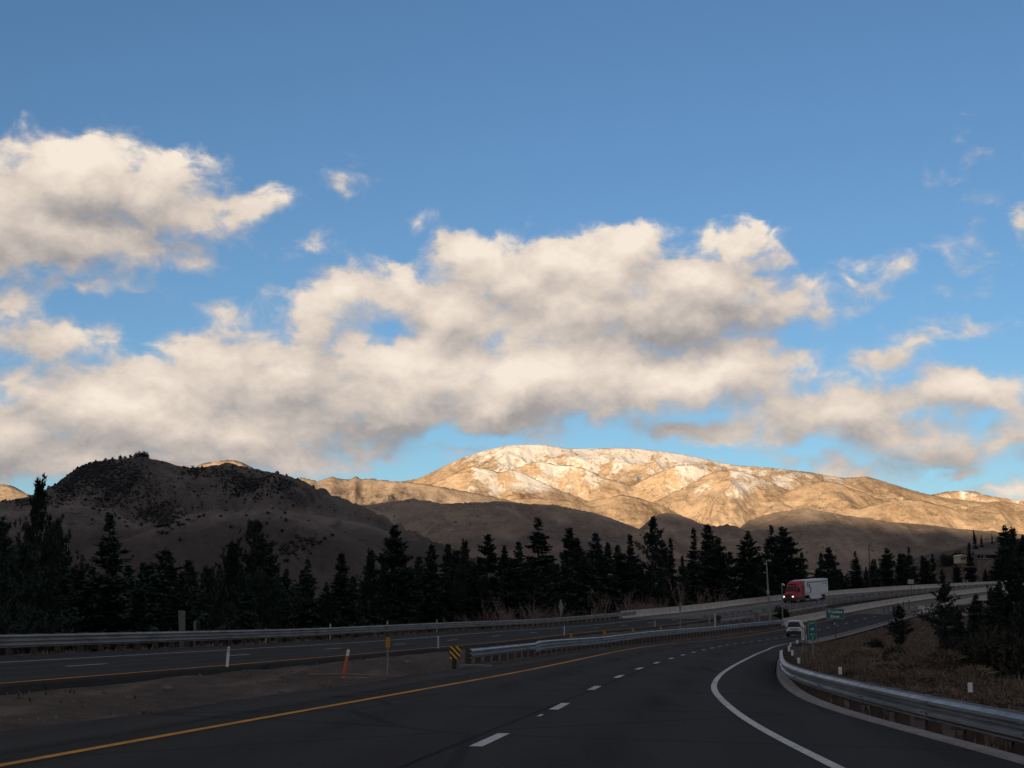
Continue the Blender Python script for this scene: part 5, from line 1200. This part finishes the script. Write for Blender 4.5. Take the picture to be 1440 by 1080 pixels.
t = thing('sensor_mast', 'shorter grey post with a white lamp head in front of the truck headlights', 'mast', (X, Y, z), face_cam(X, Y))
b = MB(); b.tube([(0, 0, -.3), (0, 0, hm * .5), (0, 0, hm)], [.09, .075, .06], 8); b.build('pole', M['steel_post'], t)
b = MB(); b.box((0, 0, hm), (.5, .07, .05)); b.build('arm', M['steel_post'], t)
b = MB(); b.box((.2, -.05, hm + .16), (.42, .3, .24), ry=R(32), bev=.05); hd = b.build('lamp_head', M['white'], t)
b = MB(); b.box((.2, -.21, hm + .14), (.2, .03, .12), ry=R(32), bev=.01); b.build('lens', M['lens_grey'], hd)
X, Y, s = on_line(1064, -7.2); z = Tz(X, Y); h_ = at(1064, 858.5, Y).z - z
t = thing('roadside_cabinet', 'small grey equipment cabinet behind the median guardrail left of the bush', 'cabinet', (X, Y, z), face_cam(X, Y))
b = MB(); b.box((0, 0, h_ / 2 - .1), (.72, .5, h_ + .1), bev=.02); b.build('body', M['tan_sign'], t)
b = MB(); b.box((0, -.02, h_ - .01), (.84, .62, .09), bev=.02); b.build('lid', M['tan_sign'], t)
b = MB(); b.box((0, -.255, h_ / 2), (.6, .012, h_ * .75), bev=.004); dr_ = b.build('door', M['dark_sign'], t)
b = MB(); b.box((.22, -.272, h_ / 2), (.03, .025, .12)); b.build('handle', M['chrome'], dr_)
X, Y, s = on_line(1005, -8.2); z = Tz(X, Y); h_ = at(1005, 862, Y).z - z
t = thing('marker_post', 'short white post at the start of the inner guardrail', 'marker post', (X, Y, z), face_cam(X, Y)); b = MB(); flat_post(b, max(h_, .7), .16, .04); b.build('blade', M['white_dirty'], t)
X, Y, s = on_line(1011, -8.6); z = Tz(X, Y)
t = thing('hazard_marker', 'small dark buffer block right of the short white post', 'hazard marker', (X, Y, z), face_cam(X, Y)); b = MB(); b.box((0, 0, .62), (.5, .4, .5), bev=.05); b.build('block', M['black'], t); b = MB(); b.box((0, 0, .2), (.14, .14, .6)); b.build('post', M['wood_post'], t)
X, Y, s = on_line(1282.5, -8.6); z = float(zc(s, -9)); zt = at(1282, 814.8, Y).z - z; zb_ = at(1282, 821, Y).z - z; w = 8.2 * Y / F
t = thing('sign_back', 'small tan square sign back standing over the median barrier', 'road sign', (X, Y, z), face_cam(X, Y))
b = MB(); b.box((0, .04, zt / 2 - .3), (.09, .07, zt + .6)); b.build('post', M['wood_post'], t)
b = MB(); b.box((0, 0, (zt + zb_) / 2), (w, .025, zt - zb_), bev=.008); b.build('panel', M['tan_sign'], t)
for u, lab in ((1357.5, 'left one of two white stub posts on the far bridge barrier'), (1362.5, 'right one of two white stub posts on the far bridge barrier')):
    X, Y, s = on_line(u, -22.4); z = float(zc(s, -22.3)) + .95; zt = at(u, 816.5, Y).z
    t = thing('delineator_post', lab, 'delineator', (X, Y, z), face_cam(X, Y), 'white stub posts on the bridge barrier'); b = MB(); flat_post(b, max(zt - z, .5), .18, .04, -.05); b.build('blade', M['white_dirty'], t)
# posts along the bridge approach on the right
for i, u in enumerate((1243, 1249, 1256, 1263, 1271, 1279)):
    Y = 214 + i * 6; X = at(u, 862, Y).x; s_, o_ = s_off(np.array([X]), np.array([Y])); z = float(zc(s_, np.minimum(o_, 6))[0])
    t = thing('railing_post', f'dark upright railing post on the bridge approach, {ordinal(i + 1)} right of the white end post', 'railing post', (X, Y, z - .5), 0, 'dark posts on the bridge approach')
    b = MB(); b.box((0, 0, .9), (.14, .14, 2.0)); b.box((0, 0, 1.92), (.2, .2, .06)); b.build('post', M['dark_post'], t)
# utility pole
Y = 352.0; X = at(1223, 800, Y).x; z = Tz(X, Y); hh = at(1223, 767, Y).z - z
t = thing('utility_pole', 'thin wooden utility pole rising above the conifers right of the truck', 'utility pole', (X, Y, z), R(20))
b = MB(); b.tube([(0, 0, -.5), (0, 0, hh * .5), (0, 0, hh)], [.13, .11, .08], 8); b.build('pole', M['bark'], t)
b = MB(); b.box((0, -.16, hh - 1.0), (1.3, .1, .1)); ca_ = b.build('crossarm', M['bark'], t)
for dx in (-.55, .55):
    b = MB(); b.cyl((dx, -.16, hh - .94), (dx, -.16, hh - .74), .05, .03, 8); b.build('insulator', M['lens_grey'], ca_)
# stones and litter
for i, (u, v, r, lab) in enumerate(((235, 967, .085, 'pale round stone lying in the near median dirt'), (572, 932.5, .09, 'grey stone in the median left of the striped marker'), (396, 962, .05, 'small pale stone near the pavement edge in the median'), (1222, 889, .24, 'white scrap of litter on the far brush bank'), (1211, 893, .15, 'small pale stone left of the white litter scrap'), (1139, 922, .11, 'pale stone near the foot of the mile sign'))):
    Y = 2100 * 1.25 / (v - 880) if v > 930 else {1222: 110, 1211: 100, 1139: 64}[u]
    X = at(u, v, Y).x; b = MB(); b.blob((0, 0, .2 * r), (r * 1.4, r * 1.1, r * .8), seed=i, rough=.3); o = b.build('stone' if u != 1222 else 'litter', M['rock'] if u != 1222 else M['white'], None, True); o.location = (X, Y, Tz(X, Y)); tag(o, lab, 'stone' if u != 1222 else 'litter')
b = MB(); b.tube([(0, 0, .03), (.9, -.15, .04), (1.6, -.5, .03), (2.4, -.75, .03)], [.025, .03, .025, .015], 6)
o = b.build('fallen_branch', M['bare']); X, Y, s = on_line(436, -7.6); o.location = (X, Y, Tz(X, Y)); tag(o, 'thin pale stick lying in the dirt by the orange delineator', 'stick')

# ------------------------------------------------------------------ hillside house, shed, wall
Y = 500.0; c = at(1389, 778, Y); zt = at(1389, 772, Y).z; k = Y / F
zg = at(1389, 787, Y).z
t = thing('hillside_house', 'long low brown house with a grey roof on the hillside at right', 'house', (c.x, Y, zg), R(-12))
w = 37 * k; hw = (787 - 779.5) * k; hr = (779.5 - 772) * k
b = MB(); b.box((0, 2.4, hw / 2 - 1), (w * .94, 6, hw + 2)); wl_ = b.build('wall', M['brown_wall'], t)
for dx, ww in ((-.34, 1.1), (-.22, .8), (-.05, 1.0), (.12, 2.2), (.27, 2.4), (.40, 1.2)):
    b = MB(); b.box((dx * w, -.62, hw * .55), (ww + .2, .06, 1.3)); f_ = b.build('window', M['white_dirty'], t); b = MB(); b.box((dx * w, -.66, hw * .55), (ww, .05, 1.1)); b.build('pane', M['glass'], f_)
b = MB(); b.prism([(-.9, hw - .1), (2.4, hw + hr), (5.7, hw - .1), (5.7, hw - .3), (2.4, hw + hr - .2), (-.9, hw - .3)], -w / 2, w / 2)
b.v = [(p[1], p[0], p[2]) for p in b.v]; b.f = [f[::-1] for f in b.f]; rf = b.build('roof', M['roof'], t)
b = MB(); b.box((-w * .2, 2.6, hw + hr + .1), (.6, .6, 1.0)); b.build('chimney', M['stone_wall'], rf)
b = MB(); b.prism([(-.9, .1 + hw), (0, .1 + hw)], 0, 0) if False else None
Y = 486.0; c = at(1392, 790, Y)
b = MB(); b.box((0, 0, 0), (33 * Y / F, 1.0, 3.4), taper=.97); o = b.build('retaining_wall', M['stone_wall']); o.location = (c.x, Y, at(1392, 795, Y).z); o.rotation_euler = (0, 0, R(-10)); tag(o, 'stone retaining wall on the slope below the long brown house', 'wall')
Y = 505.0; c = at(1350, 783, Y); k = Y / F; zg = at(1350, 788, Y).z
t = thing('shed', 'small cream building on the knoll left of the house', 'shed', (c.x, Y, zg), R(24)); w = 11 * k; hh = 5.5 * k
b = MB(); b.box((0, 0, hh / 2 - .5), (w, 3.2, hh + 1)); b.build('wall', M['cream_wall'], t)
b = MB(); b.prism([(-w / 2 - .3, hh), (w / 2 + .3, hh), (w / 2 + .1, hh + .25), (w * .15, hh + 2.4 * k), (-w * .1, hh + 2.2 * k)], -1.9, 1.9); b.build('roof', M['cream_wall'], t)
b = MB(); b.box((-w * .2, -1.62, hh * .35), (.9, .06, hh * .6)); b.build('door', M['brown_wall'], t); b = MB(); b.box((w * .22, -1.62, hh * .5), (.8, .06, .7)); b.build('window', M['glass'], t)

# ------------------------------------------------------------------ vehicles
def wheel(parent, x, y, r, w, name='wheel'):
    b = MB(); n = 24
    ring = lambda yy, rr: [Vector((x + rr * math.cos(2 * math.pi * i / n), yy, r + rr * math.sin(2 * math.pi * i / n))) for i in range(n)]
    b.loft([ring(y - w / 2, r * .62), ring(y - w / 2, r * .93), ring(y - w * .35, r), ring(y + w * .35, r), ring(y + w / 2, r * .93), ring(y + w / 2, r * .62)]); o = b.build(name, M['tyre'], parent, True)
    b = MB(); sg = 1 if y > 0 else -1; yo = y + sg * w / 2
    b.loft([ring(yo - sg * .06, r * .62), ring(yo + sg * .004, r * .60), ring(yo - sg * .03, r * .5), ring(yo - sg * .05, r * .3), ring(yo + sg * .02, r * .16)]); b.build('rim', M['rim'], o, True)
    return o
# the lorry: x forward, y left
s_t = 175.6; X, Y = (float(q) for q in P(s_t, -16.3)); h = heading(s_t + 6) + R(3.5)
t = thing('semi_truck', 'red semi truck with lit headlights hauling a white trailer on the opposite road', 'truck', (X, Y, float(zc(s_t, -16.3))), math.atan2(-math.cos(h), -math.sin(h)))
t.scale = (.86, .86, .86)
gr = (float(z0(s_t + 14)) - float(z0(s_t))) / 14; t.rotation_euler = (0, math.atan(gr) , t.rotation_euler[2])
def sec(x, pts): return [Vector((x, y, z)) for y, z in pts]
def cabsec(x, w, z0_, z1, r=.18, top=None):
    wt = top if top is not None else w
    return sec(x, [(-w, z0_), (w, z0_), (w, z1 - .9), (wt, z1 - r), (wt - r, z1), (-wt + r, z1), (-wt, z1 - r), (-w, z1 - .9)])
b = MB()   # hood and cab in one shell
b.loft([cabsec(-.05, .82, .62, 1.72, .14, .70), cabsec(-.32, 1.02, .55, 1.86, .16, .86), cabsec(-1.5, 1.16, .55, 2.05, .18, 1.05)]); b.build('hood', M['truck_red'], t)
b = MB(); b.loft([cabsec(-1.42, 1.14, .56, 2.12, .15, 1.08), cabsec(-1.62, 1.2, .56, 2.2, .15, 1.12), cabsec(-2.35, 1.23, .56, 3.02, .2, 1.12), cabsec(-2.75, 1.24, .56, 3.55, .25, 1.08), cabsec(-3.4, 1.25, .56, 3.86, .25, 1.12), cabsec(-4.1, 1.26, .56, 3.98, .2, 1.2), cabsec(-5.6, 1.26, .56, 4.0, .2, 1.22)]); cab = b.build('cab', M['truck_red'], t)
b = MB(); b.add([(-1.60, -.98, 2.20), (-1.60, .98, 2.20), (-2.28, .98, 2.98), (-2.28, -.98, 2.98), (-1.57, -.98, 2.23), (-1.57, .98, 2.23), (-2.25, .98, 3.01), (-2.25, -.98, 3.01)], [(0, 1, 2, 3), (7, 6, 5, 4), (0, 4, 5, 1), (1, 5, 6, 2), (2, 6, 7, 3), (3, 7, 4, 0)]); b.build('windshield', M['glass'], t)
for sgn in (-1, 1):
    b = MB(); b.prism([(-1.85, 2.05), (-3.05, 2.0), (-3.05, 2.85), (-2.45, 2.85)], sgn * 1.24, sgn * 1.285); b.build('side_window', M['glass'], t)
    b = MB(); b.box((-1.9, sgn * 1.5, 2.4), (.16, .3, .75), bev=.05); mi = b.build('mirror', M['black'], t); b = MB(); b.tube([(-2.0, sgn * 1.22, 2.15), (-1.92, sgn * 1.5, 2.12)], .03, 6); b.build('bracket', M['black'], mi)
    b = MB(); b.box((-.20, sgn * .86, 1.18), (.32, .42, .34), ry=R(-8), bev=.08); hl = b.build('headlight', M['lens_grey'], t); b = MB(); b.cyl((-.04, sgn * .86, 1.17), (.0, sgn * .86, 1.16), .15, n=16); b.build('lamp', M['lamp_on'], hl)
    b = MB(); b.prism([(-1.45, .45), (-1.45, .95), (-2.1, 1.1), (-5.6, 1.1), (-5.6, .45)], sgn * 1.262, sgn * 1.30); b.build('side_skirt', M['car_black'], t)
    b = MB(); b.box((-4.9, sgn * 1.2, 2.6), (1.3, .12, 2.5), bev=.05); b.build('side_fairing', M['truck_red'], t)
b = MB(); b.box((-.0, 0, 1.22), (.1, 1.1, .9), bev=.03); gl_ = b.build('grille', M['black'], t)
b = MB()
for k_ in range(4): b.box((.055, 0, .92 + .2 * k_), (.02, 1.0, .03))
b.box((.055, -.56, 1.22), (.03, .06, .95)); b.box((.055, .56, 1.22), (.03, .06, .95)); b.box((.055, 0, 1.70), (.03, 1.16, .06)); b.build('bars', M['chrome'], gl_)
b = MB(); b.loft([[Vector((.12, y, z)) for y, z in ((-1.0, .32), (1.0, .32), (1.0, .78), (-1.0, .78))], [Vector((-.35, y, z)) for y, z in ((-1.24, .3), (1.24, .3), (1.24, .8), (-1.24, .8))]]); b.build('bumper', M['car_black'], t)
b = MB(); b.loft([[Vector((-2.5, y, 3.3)) for y in (-.75, -.4, .4, .75)], [Vector((-2.62, y, 3.46)) for y in (-.7, -.4, .4, .7)]], cap=True); b.build('roof_visor', M['car_black'], t)
for sgn in (-1, 1):
    wheel(t, -1.15, sgn * 1.02, .5, .32)
    for xx in (-4.55, -5.9): wheel(t, xx, sgn * .98, .5, .52)
    for xx in (-16.7, -17.95): wheel(t, xx, sgn * .98, .5, .52)
b = MB(); b.box((-6.0, 0, .85), (7.4, .9, .3)); b.build('chassis', M['car_black'], t)
TX0, TX1, TZ0, TZ1, TW = -6.15, -20.2, 1.18, 4.08, 1.29
b = MB(); b.box(((TX0 + TX1) / 2, 0, (TZ0 + TZ1) / 2), (TX0 - TX1, TW * 2, TZ1 - TZ0), bev=.05); tr = b.build('trailer', M['trailer_white'], t)
for sgn in (-1, 1):
    yy0, yy1 = sgn * (TW + .003), sgn * (TW + .012)
    b = MB(); X_ = lambda f: TX0 + (TX1 - TX0) * f
    Zf = lambda f: TZ0 + (TZ1 - TZ0) * f
    b.prism([(X_(.14), Zf(.86)), (X_(.14), Zf(.80)), (X_(.97), Zf(.80)), (X_(.97), Zf(.86))], yy0, yy1)          # long band under the roof
    b.prism([(X_(.09), Zf(.86)), (X_(.138), Zf(.86)), (X_(.138), Zf(.56)), (X_(.09), Zf(.56))], yy0, yy1)
    b.prism([(X_(.145), Zf(.58)), (X_(.19), Zf(.72)), (X_(.215), Zf(.72)), (X_(.20), Zf(.44)), (X_(.17), Zf(.44))], yy0, yy1)
    b.prism([(X_(.215), Zf(.50)), (X_(.26), Zf(.50)), (X_(.235), Zf(.12)), (X_(.19), Zf(.12))], yy0, yy1)
    b.prism([(X_(.02), Zf(.16)), (X_(.187), Zf(.16)), (X_(.187), Zf(.11)), (X_(.02), Zf(.11))], yy0, yy1); b.build('livery', M['trailer_blue'], tr)
    b = MB()
    for k_ in range(6): b.box((X_(.77 + .034 * k_), sgn * (TW + .006), Zf(.68)), (.36, .012, .2 - .04 * (k_ % 2)))
    b.build('lettering', M['blue'], tr)
    b = MB(); b.prism([(-9.4, .38), (-16.0, .38), (-15.8, 1.18), (-8.6, 1.18)], sgn * 1.22, sgn * 1.27); b.build('trailer_skirt', M['trailer_white'], t)
    b = MB()
    for k_ in range(9): b.box((TX0 - 1.0 - 1.5 * k_, sgn * (TW + .008), TZ0 + .06), (.55, .012, .06))
    b.build('reflective_tape', M['red_sheet'], tr)
b = MB(); b.box((-9.0, 0, 1.0), (.2, 2.0, .9)); b.build('landing_gear', M['car_black'], t)

# the white car seen from behind: x forward
s_c = 89.0; X, Y = (float(q) for q in P(s_c, 1.45)); h = heading(s_c)
t = thing('suv', 'white sport utility car driving away in the right lane before the bridge', 'car', (X, Y, float(zc(s_c, 1.9))), math.pi / 2 - h + R(4.5)); t.scale = (.9, .88, .92)
def csec(x, w, zb_, zt_, wt, belt=None):
    return [Vector((x, y, z)) for y, z in ((-w * .92, zb_), (w * .92, zb_), (w, zb_ + .22), (w, zt_ - .22), (wt, zt_ - .05), (wt - .1, zt_), (-wt + .1, zt_), (-wt, zt_ - .05), (-w, zt_ - .22), (-w, zb_ + .22))]
b = MB(); b.loft([csec(-2.28, .86, .42, .98, .78), csec(-2.2, .93, .36, 1.06, .88), csec(-1.2, .96, .3, 1.06, .9), csec(.6, .96, .3, 1.04, .9), csec(1.6, .93, .32, .98, .82), csec(2.2, .84, .38, .86, .7), csec(2.32, .7, .45, .74, .6)]); b.build('body', M['car_white'], t, False)
b = MB(); G_ = lambda x, w, z0_, wt, z1: [Vector((x, y, z)) for y, z in ((-w, z0_), (w, z0_), (wt, z1 - .06), (wt - .1, z1), (-wt + .1, z1), (-wt, z1 - .06))]
b.loft([G_(-2.24, .84, 1.02, .83, 1.07), G_(-2.06, .87, 1.02, .70, 1.58), G_(-1.85, .88, 1.02, .68, 1.68), G_(-.2, .88, 1.02, .68, 1.72), G_(.35, .86, 1.0, .64, 1.62), G_(1.15, .8, .98, .74, 1.04)]); b.build('cabin', M['glass'], t)
b = MB(); b.loft([[Vector((x, y, z)) for y in (-w, -w * .5, w * .5, w)] + [Vector((x, y, z - .09)) for y in (w, w * .5, -w * .5, -w)] for x, w, z in ((-2.14, .68, 1.63), (-1.8, .69, 1.725), (-.2, .69, 1.76), (.35, .66, 1.67))]); b.build('roof', M['car_white'], t)
for sgn in (-1, 1):
    b = MB(); b.loft([[Vector((x, sgn * (y0_), z)), Vector((x - .16, sgn * (y0_), z)), Vector((x - .16, sgn * (y0_ - .06), z)), Vector((x, sgn * (y0_ - .06), z))] for x, y0_, z in ((-2.08, .89, 1.03), (-1.95, .72, 1.66))]); b.build('pillar', M['car_white'], t)
    b = MB(); b.box((-2.2, sgn * .80, .95), (.16, .24, .22), bev=.04); b.build('tail_light', M['tail'], t)
    b = MB(); b.tube([(-1.8, sgn * .6, 1.78), (-.2, sgn * .6, 1.83), (.3, sgn * .58, 1.72)], .025, 6); b.build('roof_rail', M['car_black'], t)
    b = MB(); b.box((.75, sgn * 1.04, 1.08), (.14, .2, .16), bev=.04); b.build('mirror', M['car_white'], t)
    for xx in (-1.42, 1.38): wheel(t, xx, sgn * .86, .37, .24)
b = MB(); b.box((-2.31, 0, .82), (.03, 1.05, .12), bev=.01); b.build('trim_bar', M['chrome'], t)
b = MB(); b.box((-2.335, 0, .69), (.02, .5, .14), bev=.005); b.build('licence_plate', M['white_dirty'], t)
b = MB(); b.box((-2.26, 0, .43), (.16, 1.74, .36), bev=.05); b.build('rear_bumper', M['car_black'], t)
b = MB(); b.box((-2.2, 0, 1.70), (.3, 1.2, .04), ry=R(-6), bev=.01); b.build('spoiler', M['car_white'], t)
